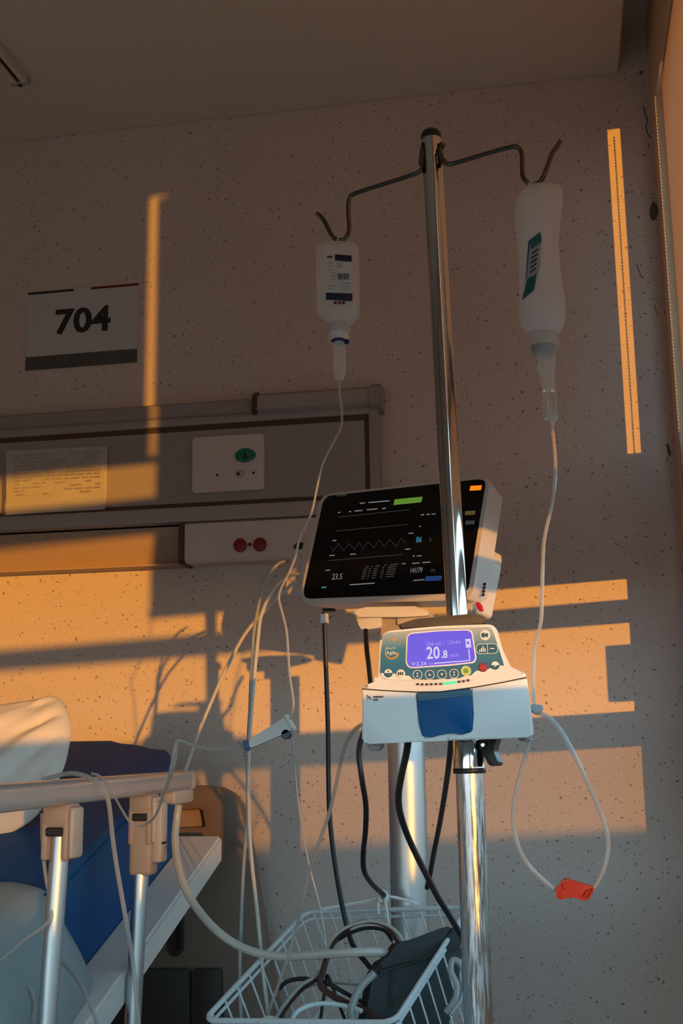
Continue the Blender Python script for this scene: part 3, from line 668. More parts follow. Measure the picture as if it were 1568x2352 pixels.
# drip sets
ds = thing('drip_set', P(780, 830, YLh), 'clear drip set with thin line hanging from the small left bottle', 'drip set')
finish('spike', loft(B(), [(764, 790, 789), (767, 788, 796)], YLh, [.008, .007], 16, 2), m_clear, ds)
finish('drip_chamber', loft(B(), [(766, 794, 795), (766, 794, 800), (765, 793, 855), (768, 790, 868), (774, 784, 875)], YLh, [.0085, .0085, .0083, .007, .003], 20, 2), m_clear, ds)
finish('blue_tab', tube(B(), spline(pxpath([(762, 784, YLh-.013), (772, 779, YLh-.016), (784, 779, YLh-.016), (793, 784, YLh-.015), (797, 786, YLh-.013)]), 5), .0022, 8), m_dblue, ds)
finish('tab_ring', tube(B(), [P(796+4.2*math.cos(a_*math.pi/6), 785+4.2*math.sin(a_*math.pi/6), YLh-.014) for a_ in range(13)], .0014, 6, False), m_dblue, ds)
lineL = [(779, 873, YLh), (780, 905, YLh), (785, 945, YLh), (783, 980, YLh), (768, 1012, YLh-.01), (750, 1045, YLh-.01), (738, 1075, YLh-.01), (728, 1120, YLh-.01), (716, 1175, YLh-.01), (700, 1210, YLh-.01), (687, 1240, YLh-.01), (678, 1280, YLh-.01), (664, 1315, YLh-.01), (650, 1342, YLh-.01), (641, 1365, YLh-.01), (642, 1385, YLh-.01), (650, 1415, YLh-.01), (658, 1450, YLh-.01), (661, 1490, YLh-.01), (665, 1550, YLh-.01), (671, 1590, YLh-.01), (674, 1620, YLh-.01), (669, 1645, YLh-.01), (662, 1654, YLh-.01)]
finish('line', tube(B(), spline(pxpath(lineL), 5), .0016, 8), m_tube, ds)
# roller clamp on the left line
Fc = Frame(P(620, 1685, YLh-.01))
rc = finish('roller_clamp', prism(B(), Fc, roundpoly(pxpoly(Fc, [(574, 1707), (578, 1697), (656, 1647), (664, 1656), (674, 1674), (668, 1680), (640, 1692), (576, 1719)]), .002), -.007, .006, .002, 2), m_mon, ds)
finish('clamp_flange', prism(B(), Fc, pxpoly(Fc, [(654, 1643), (659, 1641), (678, 1673), (675, 1678)]), -.009, .009, .0006, 1), m_mon, rc)
finish('roller_wheel', lathe(B(), P(656, 1686, YLh-.016), (0, 1, 0), [(0, .0055), (.001, .0065), (.011, .0065), (.012, .0055)], 18), m_dblue, rc)
finish('blue_joint', prism(B(), Fc, roundpoly(pxpoly(Fc, [(559, 1702), (567, 1700), (574, 1716), (572, 1725), (563, 1725)]), .001), -.005, .005, .001, 2), m_blue, ds)
lineL2 = [(561, 1713, YLh-.01), (530, 1719, YLh-.01), (490, 1722, YLh-.02), (455, 1716, YLh-.03), (425, 1706, YLh-.04), (410, 1701, YLh-.05), (403, 1708, YLh-.06), (397, 1740, YLh-.07), (388, 1785, -1.30), (372, 1835, -1.22), (360, 1868, -1.15), (344, 1888, -1.06), (322, 1898, -1.02), (300, 1890, -1.03), (281, 1862, -1.05), (262, 1828, -1.08), (243, 1797, -1.10), (226, 1781, -1.112), (209, 1777, -1.118)]
finish('line', tube(B(), spline(pxpath(lineL2), 6), .0018, 8), m_tube, ds)
lineL3 = [(561, 1711, YLh-.008), (520, 1716, YLh-.008), (470, 1716, YLh-.02), (425, 1704, YLh-.036), (407, 1700, YLh-.05), (406, 1722, YLh-.06), (397, 1770, YLh-.07), (381, 1815, -1.25)]
finish('line', tube(B(), spline(pxpath(lineL3), 6), .0014, 8), m_tube, ds)
dr = thing('drip_set', P(1256, 880, YRh), 'clear drip set with orange-red clip hanging from the large right bottle', 'drip set')
finish('spike_collar', loft(B(), [(1230, 1274, 813), (1231, 1276, 819), (1236, 1275, 832), (1232, 1276, 845), (1233, 1275, 851)], YRh, [.012, .012, .009, .011, .011], 20, 2), m_clear, dr)
finish('drip_chamber', loft(B(), [(1238, 1273, 851), (1239, 1274, 870), (1244, 1277, 900), (1246, 1280, 955), (1249, 1279, 964)], YRh, [.0095, .0095, .009, .009, .008], 20, 2), m_clear, dr)
finish('fluid', loft(B(), [(1245, 1277, 898), (1245, 1277, 901), (1248, 1279, 950)], YRh, [.0082, .0083, .0082], 20, 2), m_fluid, dr)
finish('chamber_foot', loft(B(), [(1251, 1281, 958), (1250, 1281, 963), (1262, 1274, 967), (1264, 1271, 985)], YRh, [.0085, .0085, .003, .002], 16, 2), m_clear, dr)
finish('line', tube(B(), spline(pxpath([(1267, 980, YRh), (1271, 1010, YRh), (1275, 1060, YRh), (1274, 1105, YRh), (1270, 1140, YRh), (1266, 1165, YRh), (1255, 1210, YRh-.005), (1248, 1250, YRh-.01), (1246, 1300, YRh-.02), (1244, 1370, YRh-.02), (1242, 1425, YRh-.02), (1234, 1460, YRh-.02), (1226, 1500, YRh-.02), (1224, 1560, YRh-.02), (1226, 1612, YRh-.02), (1228, 1638, YRh-.02)]), 5), .0021, 8), m_tube, dr)
finish('line_loop', tube(B(), spline(pxpath([(1226, 1636, YRh-.02), (1246, 1641, YRh-.02), (1268, 1655, YRh-.02), (1292, 1686, YRh-.02), (1320, 1737, YRh-.02), (1348, 1795, YRh-.02), (1374, 1855, YRh-.02), (1391, 1905, YRh-.02), (1396, 1945, YRh-.02), (1388, 1990, YRh-.02), (1372, 2025, YRh-.02), (1355, 2050, YRh-.02)]), 6), .0025, 8), m_tube, dr)
finish('line_loop', tube(B(), spline(pxpath([(1276, 2046, YRh-.02), (1248, 2022, YRh-.02), (1214, 1988, YRh-.02), (1192, 1950, YRh-.02), (1180, 1905, YRh-.02), (1178, 1865, YRh-.02), (1184, 1820, YRh-.02), (1198, 1765, YRh-.02), (1214, 1708, YRh-.02), (1218, 1698, YRh-.015)]), 6), .0023, 8), m_tube, dr)
Fr_ = Frame(P(1320, 2042, YRh-.02))
cl = finish('line_clip', prism(B(), Fr_, roundpoly(pxpoly(Fr_, [(1275, 2040), (1283, 2032), (1290, 2022), (1298, 2017), (1318, 2023), (1362, 2036), (1364, 2041), (1352, 2064), (1344, 2067), (1322, 2062), (1312, 2058), (1300, 2062), (1286, 2065), (1278, 2060)]), .0015), -.007, .007, .0015, 2), m_clip, dr, label='orange-red plastic line clip')
fr2 = [(1340, 2058), (1348, 2045), (1362, 2040), (1350, 2062)]
bm = B(); tube(bm, [P(x, y, YRh-.028) for x, y in fr2+[fr2[0]]], .0010, 6, False); finish('clip_rim', bm, m_clip, cl)
finish('clip_jaw', prism(B(), Fr_, pxpoly(Fr_, [(1290, 2030), (1302, 2024), (1306, 2034), (1294, 2042)]), .006, .009, .0006, 1), m_clip, cl)

# ------------------------------------------------------------------ infusion pump
YPU = -1.44
F = Frame(P(1030, 1610, YPU), psi=math.radians(-3))
pu = thing('infusion_pump', F.w(0, -.05, -.05), 'white infusion pump with violet display and blue door clamped to the chrome stand', 'infusion pump')
U = lambda pts, c=0.0: pxpoly(F, pts, c)
out = [(833, 1588), (838, 1574), (868, 1563), (873, 1463), (885, 1450), (950, 1443), (1010, 1438), (1070, 1435.5), (1126, 1434), (1140, 1441), (1152, 1485), (1167, 1542), (1198, 1540.5), (1208, 1548), (1217, 1610), (1226, 1684), (1219, 1694), (1120, 1698), (1030, 1701), (920, 1706), (840, 1710), (831, 1702)]
finish('pump_body', prism(B(), F, roundpoly(U(out), .0035, 3), -.10, 0, .004, 3, back=.95), m_pump, pu)
film = [(880, 1456), (889, 1451), (1010, 1441), (1124, 1438), (1134, 1444), (1159, 1523), (1157, 1535), (1146, 1540), (1085, 1553), (1040, 1563), (985, 1564), (935, 1562), (882, 1560), (872, 1549), (875, 1500)]
finish('keypad_surround', prism(B(), F, roundpoly(U(film, .001), .003, 3), -.001, .0012, .0005, 1), m_keywhite, pu)
film2 = [(881, 1460), (889, 1453), (1010, 1443), (1122, 1440), (1131, 1446), (1155, 1520), (1157, 1529), (1146, 1528), (1136, 1537), (1127, 1534), (1118, 1538), (1106, 1541), (1094, 1540), (1082, 1551), (1066, 1553), (1054, 1558), (1040, 1557), (1030, 1560), (1014, 1559), (1000, 1561), (986, 1561), (970, 1561), (948, 1560), (940, 1552), (928, 1551), (912, 1549), (902, 1546), (882, 1546), (873, 1546), (875, 1500)]
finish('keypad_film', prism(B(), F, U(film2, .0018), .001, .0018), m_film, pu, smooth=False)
lc = [(937, 1462), (944, 1456), (1010, 1450), (1074, 1448), (1082, 1453), (1091, 1512), (1086, 1520), (1030, 1526), (950, 1532), (940, 1531), (934, 1520)]
finish('display_bezel', prism(B(), F, roundpoly(U([(933, 1461), (942, 1453), (1010, 1447.5), (1077, 1445.5), (1085, 1451), (1094.5, 1513), (1089, 1523), (1030, 1529.5), (949, 1535), (937, 1534), (931, 1522)], .0022), .002, 3), .001, .0024, .0004, 1), m_keywhite, pu)
lcd = finish('display', prism(B(), F, roundpoly(U(lc, .003), .0025, 3), .0015, .0032), m_lcd, pu, smooth=False)
def ptext(s, px, py, hpx, m, par, c=.0034, al='LEFT', off=0.0, sx=1.0, FF=None, tilt=0.0):
    FF = FF or F; a, b = FF.un(px, py, c); h = (FF.un(px, py-hpx, c)[1]-b)
    return text('glyphs', s, FF, a, b, c, h, m, par, al, off, .0002, sx, 0.0, tilt)
tl = math.radians(0.0)
ptext('20', 979, 1513, 27, m_lcdw, lcd, off=.0003, sx=.80); ptext('.8', 1013, 1511, 17, m_lcdw, lcd, off=.0003, sx=.82); ptext('ml/h', 1033, 1509, 9, m_lcdm, lcd, sx=.9)
ptext('266 ml /', 978, 1483, 9, m_lcdm, lcd, sx=.95); ptext('12h44', 1026, 1480, 9, m_lcdm, lcd, sx=.95)
ptext('V:2.34', 945, 1529, 8.5, m_lcdw, lcd, sx=1.1); ptext('ml', 983, 1528, 7.5, m_lcdm, lcd)
bm = B(); prism(bm, F, U([(996, 1522.5), (1079, 1516), (1079, 1518), (996, 1525)], .0034), .003, .0036); prism(bm, F, U([(1075, 1490), (1077.5, 1490), (1079.5, 1517), (1077, 1517)], .0034), .003, .0036); finish('level_bar', bm, m_lcdw, lcd, smooth=False)
bm = B(); prism(bm, F, U([(1068, 1468), (1080, 1467), (1082, 1487), (1070, 1488)], .0034), .003, .0036); finish('battery_icon', bm, m_lcdw, lcd, smooth=False)
bm = B(); prism(bm, F, U([(1071, 1474), (1076, 1473.5), (1077, 1479), (1072, 1479.5)], .0037), .0034, .0038); finish('battery_mark', bm, m_lcd, lcd, smooth=False)
def key(px, py, r, fill, rim=None, icon=None, im=None, half=None):
    a, b = F.un(px, py, .002); k_ = abs(F.un(px+1, py, .002)[0]-a); kb = abs(F.un(px, py-1, .002)[1]-b)
    kk = finish('key', prism(B(), F, disc(a, b, r*k_, r*kb, 20), .001, .0028, .0005, 1), fill, pu)
    if rim: finish('key_rim', ring(B(), F, a, b, (r-.7)*kb, .9*kb, .0028, k_/kb), rim, kk)
    if half:
        hp = [(a+r*.9*k_*math.cos(t_*math.pi/10), b+r*.9*kb*math.sin(t_*math.pi/10)) for t_ in range(0, 11)]; finish('key_half', prism(B(), F, hp, .0026, .0031), half, kk, smooth=False)
    for tri in icon or []:
        finish('key_icon', prism(B(), F, [(a+x*k_, b+y*kb) for x, y in tri], .0026, .0033), im, kk, smooth=False)
up = [(-3.4, -2), (3.4, -2), (0, 3)]; dn = [(3.4, 2), (-3.4, 2), (0, -3)]
sh = lambda tri, d, s=.8: [(x*s, y*s+d) for x, y in tri]
key(891.6, 1545.8, 10, m_keyblue, None, [[(-2, 2), (2, 2), (1, 6), (-1, 6)]], m_ink, m_keywhite)
key(919.8, 1547.4, 10, m_keywhite, None, [[(x, -3.5), (x+3, -3.5), (x+3, 3), (x+1.5, 4.5), (x, 3)] for x in (-6, -1.5, 3)], m_ink)
key(958.4, 1549.9, 11, m_keyblue, m_keywhite, [sh(up, 3), sh(up, -3)], m_keywhite); key(986.5, 1549.9, 11, m_keyblue, m_keywhite, [up], m_keywhite)
key(1014.5, 1549, 11, m_keyblue, m_keywhite, [dn], m_keywhite); key(1042.6, 1547.4, 11, m_keyblue, m_keywhite, [sh(dn, 3), sh(dn, -3)], m_keywhite)
key(1070, 1541, 11.5, m_keygreen, m_keywhite, [disc(0, 0, 5.5, n=12)], m_keydgreen)
key(1109, 1533, 10.5, m_keyred, None, [[(-6, -2.5), (6, -2.5), (6, 2.5), (-6, 2.5)]], m_clip)
key(1137, 1528, 10, m_keyblue, None, [[(-3, -3), (-1.5, -4), (3.5, 0), (2.5, 1)]], m_keywhite, m_keywhite)
key(1113, 1459, 12.2, m_keywhite, None, [disc(-3.5, 0, 4.5, 6, 12), disc(4.5, 0, 3.6, 5, 12)], m_keyblue)
pa, pbb = F.un(1118, 1490, .002); k_ = abs(F.un(1119, 1490, .002)[0]-pa)
pp = [(a_+pa, b_+pbb) for a_, b_ in rrect(-24.5*k_, -11*k_, 24.5*k_, 11*k_, 9*k_)]
pk = finish('mode_key', prism(B(), F, pp, .001, .0024), m_keyblue, pu, smooth=False)
bm = B(); tube(bm, [F.w(a_, b_, .0024) for a_, b_ in pp+[pp[0]]], .0004, 5, False); tube(bm, [F.w(pa+1*k_, pbb-10*k_, .0024), F.w(pa+1*k_, pbb+10*k_, .0024)], .0004, 5); finish('key_rim', bm, m_keywhite, pk)
bm = B()
for i_, h_ in enumerate((5, 9, 13, 8)): fbox(bm, F, pa+(-18+i_*4)*k_, pbb-7*k_, .002, pa+(-15.5+i_*4)*k_, pbb+(-7+h_)*k_, .0030)
fbox(bm, F, pa+7*k_, pbb-1*k_, .002, pa+17*k_, pbb+1*k_, .003); finish('key_icon', bm, m_keywhite, pk, smooth=False)
# orange arc emblem and lettering
ea, eb = F.un(899, 1498, .002)
bm = B(); pts = []; ws = []
for i_ in range(22):
    t_ = math.radians(120+i_*11.0); pts.append(F.w(ea+15*k_*math.cos(t_), eb+15*k_*math.sin(t_), .002)); ws.append((.6+2.0*i_/21)*k_)
tube(bm, pts, ws, 6); em = finish('arc_emblem', bm, m_keyor, pu)
ptext('Agilia', 887, 1503, 7.5, m_keywhite, em, .0022, sx=1.0); ptext('Volumat MC', 885, 1491, 4, m_keywhite, em, .0022, sx=.8)
bm = B(); a, b = F.un(906, 1469, .002); prism(bm, F, [(a-2*k_, b-3*k_), (a+3*k_, b), (a-2*k_, b+3*k_)], .0015, .0022); ring(bm, F, a-1*k_, b, 5*k_, .5*k_, .002); finish('alarm_symbol', bm, m_keyor, pu, smooth=False)
for i_ in range(12):
    x_ = (485, 535, 588, 637, 690, 743, 793, 848, 897, 950, 1000, 1052)[i_]/4.9+860; y_ = (717, 720, 720, 718, 716, 715, 710, 704, 697, 690, 684, 674)[i_]/4.9+1425
    lit = i_ in (6, 7, 8); w_, h_ = (4.8, 3.4) if lit else (3.2, 2.6)
    finish('drop_led', prism(B(), F, U([(x_-w_, y_+h_), (x_+w_, y_+h_*.9), (x_+w_, y_-h_), (x_-w_, y_-h_*.9)], .001), -.001, .0012), m_led if lit else m_leddark, pu, smooth=False)
door_top = [(831, 1583), (880, 1587), (955, 1590.5), (1010, 1590), (1083, 1580.5), (1150, 1569), (1209, 1557)]
finish('door_panel', prism(B(), F, roundpoly(U([(831.5, 1584), (880, 1588), (954.5, 1591.5), (957, 1625), (963, 1665), (972, 1694), (980, 1701), (920, 1705), (842, 1708.5), (834, 1703)], .0015), .002, 3), -.001, .0022, .001, 2), m_pump, pu)
finish('door_panel', prism(B(), F, roundpoly(U([(1083.5, 1581.5), (1150, 1570), (1209, 1558), (1217, 1612), (1225, 1684), (1218, 1692.5), (1120, 1696), (1030, 1699.5), (1028, 1692), (1060, 1688), (1085, 1681), (1088, 1640)], .0015), .002, 3), -.001, .0022, .001, 2), m_pump, pu)
finish('door_handle', prism(B(), F, roundpoly(U([(956, 1591), (1010, 1590.5), (1082, 1581), (1087, 1640), (1084, 1682), (1060, 1688), (1040, 1684), (1022, 1686), (1003, 1690), (992, 1694), (970, 1692), (961, 1660)], .0015), .002, 3), -.001, .0030, .0015, 2), m_pblue, pu, label='blue door handle')
finish('handle_recess', prism(B(), F, U([(957, 1592), (1010, 1591.5), (1081, 1582), (1083, 1600), (958, 1612)], .003), .0022, .0034, .0008, 1), m_keyblue, pu)
bm = B(); tube(bm, [F.w(*F.un(x, y-1, .001), .0004) for x, y in door_top], .0006, 5); finish('door_seam', bm, m_ink, pu)
a, b = F.un(846, 1603, .003)
bm = B()
for dx, dy in ((-4, 3), (-1, 1), (2, -1), (-3, -3), (3, -4)): fbox(bm, F, a+dx*k_, b+dy*k_, .0022, a+(dx+2.4)*k_, b+(dy+3.4)*k_, .0027)
finish('maker_emblem', bm, m_ink, pu, smooth=False)
ptext('FRESENIUS', 857, 1602.5, 3.6, m_ink, pu, .0025, sx=.95, off=.0001); ptext('KABI', 857, 1609, 3.6, m_ink, pu, .0025, sx=.95, off=.0001)
for pts in ([(844, 1706), (880, 1704), (876, 1719), (868, 1725), (852, 1725), (847, 1718)], [(1184, 1693), (1222, 1691), (1221, 1703), (1212, 1704), (1196, 1702), (1190, 1697)]):
    finish('foot', prism(B(), F, pxpoly(F, pts, -.03), -.05, -.02, .002, 1), m_lgrey, pu)
finish('pole_clamp', prism(B(), F, U([(1020, 1440), (1095, 1432), (1110, 1690), (1035, 1700)], -.1), -.135, -.095, .004, 2), m_black, pu)
Ft = Frame(P(1010, 1432, YPU+.09), psi=math.radians(-3))
finish('top_clamp_plate', prism(B(), Ft, roundpoly(pxpoly(Ft, [(918, 1438), (960, 1425), (1010, 1421), (1080, 1414), (1108, 1418), (1116, 1424), (1116, 1436), (1010, 1442), (920, 1446)]), .003), -.03, .02, .003, 2), m_headd, pu)
finish('tube_guide', prism(B(), F, roundpoly(U([(1219, 1617), (1247, 1619), (1247, 1632), (1240, 1639), (1221, 1636)], -.02), .002), -.05, -.022, .002, 2), m_lgrey, pu)
# left outlet line of the pump falling into the basket
pl = finish('outlet_line', tube(B(), spline(pxpath([(832, 1664, -1.40), (815, 1676, -1.38), (797, 1702, -1.36), (783, 1745, -1.33), (772, 1800, -1.30), (758, 1860, -1.25), (738, 1920, -1.2), (718, 1975, -1.15), (705, 2020, -1.1), (694, 2075, -1.05), (678, 2140, -1.0), (660, 2200, -.98), (640, 2260, -.96), (622, 2310, -.95), (610, 2345, -.94)]), 5), .0024, 8), m_tube, pu)

# ------------------------------------------------------------------ patient monitor on its wheeled stand
YM = -.70
FM = Frame(P(905, 1245, YM), psi=math.radians(29.7), tau=math.radians(11.4), rho=math.radians(-4.8))
mo = thing('patient_monitor', FM.w(0, -.1, -.05), 'white patient monitor with dark vital-signs screen on a silver stand', 'monitor')
UM = lambda pts, c=0.0: pxpoly(FM, pts, c)
hout = [(750, 1134), (1100, 1096), (1118, 1097), (1124, 1106), (1086, 1355), (1074, 1378), (700, 1388), (690, 1376), (692, 1355), (734, 1148)]
finish('housing', prism(B(), FM, roundpoly(UM(hout), .006, 3), -.062, 0, .003, 2, back=.93), m_mon, mo)
gl = [(754, 1139), (1098, 1101), (1111, 1103), (1114, 1112), (1075, 1352), (1064, 1362), (708, 1375), (698, 1370), (698, 1354), (742, 1150)]
sc = finish('screen', prism(B(), FM, roundpoly(UM(gl, .001), .006, 4), -.001, .0012, .0004, 1), m_screen, mo)
cm = .0014
def mrect(x0, y0, x1, y1, m, slope=-.095, name='display_graphic', par=None, sk=0.0):
    d = (x1-x0)*slope; bm = B(); prism(bm, FM, UM([(x0, y1), (x1, y1+d), (x1+sk, y0+d), (x0+sk, y0)], cm), .001, cm); return finish(name, bm, m, par or sc, smooth=False)
def mline(name, segs, m, hpx=1.6):
    for x0, y0, x1, y1 in segs: finish(name, prism(B(), FM, UM([(x0, y0+hpx), (x1, y1+hpx), (x1, y1), (x0, y0)], cm), .001, cm), m, sc, smooth=False)
mrect(903, 1147, 967, 1160, m_ggreen, -.10, 'status_banner', sk=3)
mrect(1078, 1116, 1104, 1127, m_alarm, -.06, 'alarm_lamp', mo, sk=2)
mline('trace_baseline', [(777, 1187, 940, 1170), (770, 1219, 936, 1204), (754, 1287, 924, 1273)], m_ggrey, 1.2)
wv = [(760, 1263), (776, 1248), (788, 1264), (802, 1248), (816, 1262), (830, 1244), (848, 1246), (834, 1261), (859, 1258), (870, 1240), (883, 1256), (894, 1239), (909, 1255), (922, 1237), (931, 1247)]
wv = [(760, 1255), (765, 1266), (777, 1248), (789, 1265), (801, 1248), (814, 1262), (825, 1245), (834, 1261), (845, 1244), (859, 1258), (870, 1240), (883, 1256), (895, 1239), (909, 1255), (921, 1236), (931, 1247)]
bm = B(); tube(bm, [FM.w(*FM.un(x, y, cm), cm) for x, y in wv], .0006, 4); finish('respiration_trace', bm, m_ggrey, sc, smooth=False)
dash = [(826, 1155, 838, 1153.5), (846, 1153, 894, 1149), (776, 1176, 781, 1175.5), (801, 1174, 806, 1173.5), (814, 1172.5, 832, 1171), (842, 1169.5, 866, 1167.5), (877, 1167, 886, 1166), (966, 1181.5, 974, 1180.5), (979, 1180.5, 987, 1179.5), (991, 1180, 1000, 1179), (938, 1224, 949, 1223), (930, 1260.5, 942, 1259.5), (763, 1240.5, 772, 1240), (756, 1275, 768, 1274), (804, 1272, 817, 1271), (947, 1276, 952, 1275.5), (957, 1276, 968, 1275), (946, 1293, 963, 1291.5), (970, 1291, 988, 1289.5), (747, 1309, 758, 1308), (803, 1342, 860, 1338), (949, 1332, 974, 1330), (923, 1294, 931, 1293), (962, 1208, 966, 1207.5)]
mline('caption_mark', dash, m_gwhite, 2.4)
tab = []
for r_ in range(6):
    for (x_, w_) in ((836, 8), (849, 4), (860, 9), (879, 5), (892, 20)):
        xx_ = x_ - r_*1.4 - (0 if r_ else -3); tab.append((xx_, 1301-(x_-836)*.09+r_*5.5, xx_+w_, 1301-(x_+w_-836)*.09+r_*5.5))
mline('trend_mark', tab, m_ggrey, 2.2)
def mtext(s, px, py, hpx, m, sx=1.0, off=.0):
    a, b = FM.un(px, py, cm); h = FM.un(px, py-hpx, cm)[1]-b; return text('reading', s, FM, a, b, cm, h, m, sc, 'LEFT', off, .0002, sx, 0.0, math.radians(0))
mtext('86', 954, 1246, 13, m_gcyan, .85); mtext('6', 985, 1244, 10, m_ggrey, .8); mtext('23.5', 761, 1331, 13, m_gwhite, .95); mtext('141/79', 940, 1316, 12, m_gwhite, .72)
mtext('(99)', 988, 1313, 6, m_ggrey, .9); mtext('mindray', 772, 1141, 6, m_ggrey, 1.0)
mrect(975, 1324, 1013, 1335, m_gblue, -.05, 'menu_field', sk=2); mrect(1067, 1174, 1090, 1183, m_gtan, -.05, 'menu_field', sk=1); mrect(1068, 1196, 1089, 1205, m_ggrey, -.05, 'menu_field', sk=1)
mline('caption_mark', [(738, 1348, 749, 1347)], m_gcyan, 3)
# grip/recorder module on the right side
side = Frame(FM.w(FM.un(1105, 1240)[0], 0, -.03), psi=math.radians(29.7-90), tau=0)
xs = lambda px, py: FM.un(px, py)
ra, rb = xs(1092, 1335); 
finish('recorder_door', prism(B(), FM, roundpoly(UM([(1106, 1262), (1122, 1266), (1124, 1290), (1102, 1404), (1094, 1410), (1070, 1408), (1074, 1372), (1088, 1352)], -.05), .004), -.085, -.028, .004, 2), m_mon, mo)
finish('side_grip', prism(B(), FM, roundpoly(UM([(1106, 1256), (1128, 1262), (1130, 1278), (1124, 1292), (1104, 1290)], -.07), .003), -.10, -.055, .004, 2), m_ivory, mo)
finish('red_latch', prism(B(), FM, roundpoly(UM([(1092, 1386), (1100, 1383), (1106, 1392), (1108, 1402), (1101, 1404), (1097, 1397)], -.026), .001), -.03, -.0235, .0008, 1), M('red_latch_plastic', (.62, .02, .05), .35), mo, label='red latch tab')
bm = B()
for py in (1340, 1348, 1356, 1364): prism(bm, FM, UM([(1109-(py-1340)*.14, py), (1114-(py-1340)*.14, py-2), (1114-(py-1340)*.14, py+3), (1109-(py-1340)*.14, py+5)], -.027), -.03, -.0265)
finish('recorder_marks', bm, m_ink, mo, smooth=False)
# connectors on the left side
cb = finish('connector_block', prism(B(), FM, roundpoly(UM([(690, 1248), (716, 1244), (704, 1340), (672, 1372), (668, 1350)], -.055), .003), -.065, -.04, .003, 1), m_ivory, mo)
for (px, py) in ((694, 1256), (690, 1281), (686, 1306), (682, 1330)):
    q_ = FM.w(*FM.un(px, py, -.045), -.045); finish('plug', lathe(B(), q_, -FM.u, [(-.006, .009), (.0, .009), (.010, .0085), (.018, .006), (.022, .003)], 14), m_ivory if py > 1260 else m_black, mo)
# underside slot and plug of the black lead
finish('port_slot', prism(B(), FM, UM([(742, 1399), (768, 1398), (766, 1403), (744, 1404)], -.006), -.010, -.002), m_dark, mo, smooth=False)
st = thing('monitor_stand', (P(935, 1900, YM).x, YM, 0), 'silver aluminium column stand carrying the patient monitor', 'stand')
xc = P(937, 1900, YM).x; rcol = (P(979, 1900, YM).x-P(893, 1900, YM).x)/2
zcol = P(900, 1440, YM).z
finish('column', tube(B(), [Vector((xc, YM, .09)), Vector((xc, YM, zcol-.02))], rcol, 36), m_alu, st)
finish('base_plate', lathe(B(), (xc, YM, .03), (0, 0, 1), [(0, .20), (.012, .205), (.03, .19), (.05, .07), (.065, rcol+.006), (.08, rcol+.004)], 40), m_mon, st)
for k in range(4):
    a = math.pi/4+k*math.pi/2; finish('castor', lathe(B(), (xc+.17*math.cos(a)-.012, YM+.17*math.sin(a), .028), (1, 0, 0), [(0, .024), (.003, .028), (.021, .028), (.024, .024)], 16), m_black, st)
mp_ = thing_pl = Frame(P(905, 1408, YM-.02), psi=math.radians(29.7), tau=math.radians(0))
pt0 = P(905, 1408, YM)
Fz = Frame((P(905, 1412, YM).x, YM, P(905, 1412, YM).z))
bm = B(); prism(bm, Fz, roundpoly(pxpoly(Fz, [(816, 1411), (850, 1402), (960, 1400), (992, 1411), (992, 1421), (940, 1424), (838, 1424)]), .003), -.03, .05, .002, 2)
finish('mount_plate', bm, m_mon, st)
finish('tilt_block', prism(B(), Fz, roundpoly(pxpoly(Fz, [(830, 1424), (884, 1420), (884, 1446), (842, 1452), (833, 1446)]), .003), -.03, .04, .003, 2), m_mon, st)
finish('tilt_neck', prism(B(), Fz, roundpoly(pxpoly(Fz, [(880, 1414), (922, 1412), (922, 1470), (880, 1474)]), .002), -.028, .028, .003, 2), m_brk, st)
finish('tilt_arm', prism(B(), Fz, roundpoly(pxpoly(Fz, [(918, 1418), (990, 1412), (990, 1424), (955, 1432), (918, 1440)]), .002), -.02, .034, .002, 2), m_brk2, st)

# ------------------------------------------------------------------ wire basket tied to the stand
FB = Frame((-.349-.0, -.92, .632), psi=math.radians(25.6), tau=math.radians(73.1), rho=math.radians(12.85))
s_b = 1.0
rim_px = [(688, 2096), (1080, 2086), (905, 2347), (467, 2345)]
_kb = (D-.92)/(D-.85); FB.o = Vector((CAM[0]+(-.349-CAM[0])*_kb, -.92, CAM[2]+(.632-CAM[2])*_kb)); BW, BH = .292*_kb, .364*_kb
bk = thing('wire_basket', FB.w(0, 0, -.12), 'white wire basket of cables tied to the silver stand', 'basket')
top = rrect(-BW/2, -BH/2, BW/2, BH/2, .02, 5); DEP = -.13; k0 = .95
bot = [(a*k0, b*k0) for a, b in top]
BDV = P(1150, 2274, -.76)-P(1080, 2086, -.76)          # it hangs askew: the depth runs down to the right
def bw(a, b, lift=0.0): return FB.w(a*k0, b*k0, 0)+BDV+Vector((0, 0, lift))
def loop(poly, c): 
    pts = [FB.w(a, b, c) for a, b in poly]; return pts+[pts[0], pts[1]]
finish('rim_wire', tube(B(), loop(top, 0), .0040, 8, False), m_basket, bk)
finish('rim_wire', tube(B(), loop([(a*.985, b*.985) for a, b in top], -.010), .0026, 8, False), m_basket, bk)
finish('base_wire', tube(B(), [bw(a, b) for a, b in top]+[bw(*top[0]), bw(*top[1])], .0030, 8, False), m_basket, bk)
def wire(pts, r=.0016): return finish('wire', tube(B(), [Vector(p) for p in pts], r, 6), m_basket, bk)
nx, ny = 8, 8
for i in range(nx+1):
    a = -BW/2*.88+BW*.88*i/nx; b = BH/2*.985
    wire([FB.w(a, -b, -.002), bw(a, -b), bw(a, b), FB.w(a, b, -.002)])
for j in range(ny+1):
    b = -BH/2*.88+BH*.88*j/ny; a = BW/2*.985
    wire([FB.w(-a, b, -.002), bw(-a, b, -.003), bw(a, b, -.003), FB.w(a, b, -.002)])
gz = thing('gauze_tie', P(880, 2062, -.76), 'knotted white gauze tying the basket rim to the column', 'tie')
bm = B()
rng = random.Random(5)
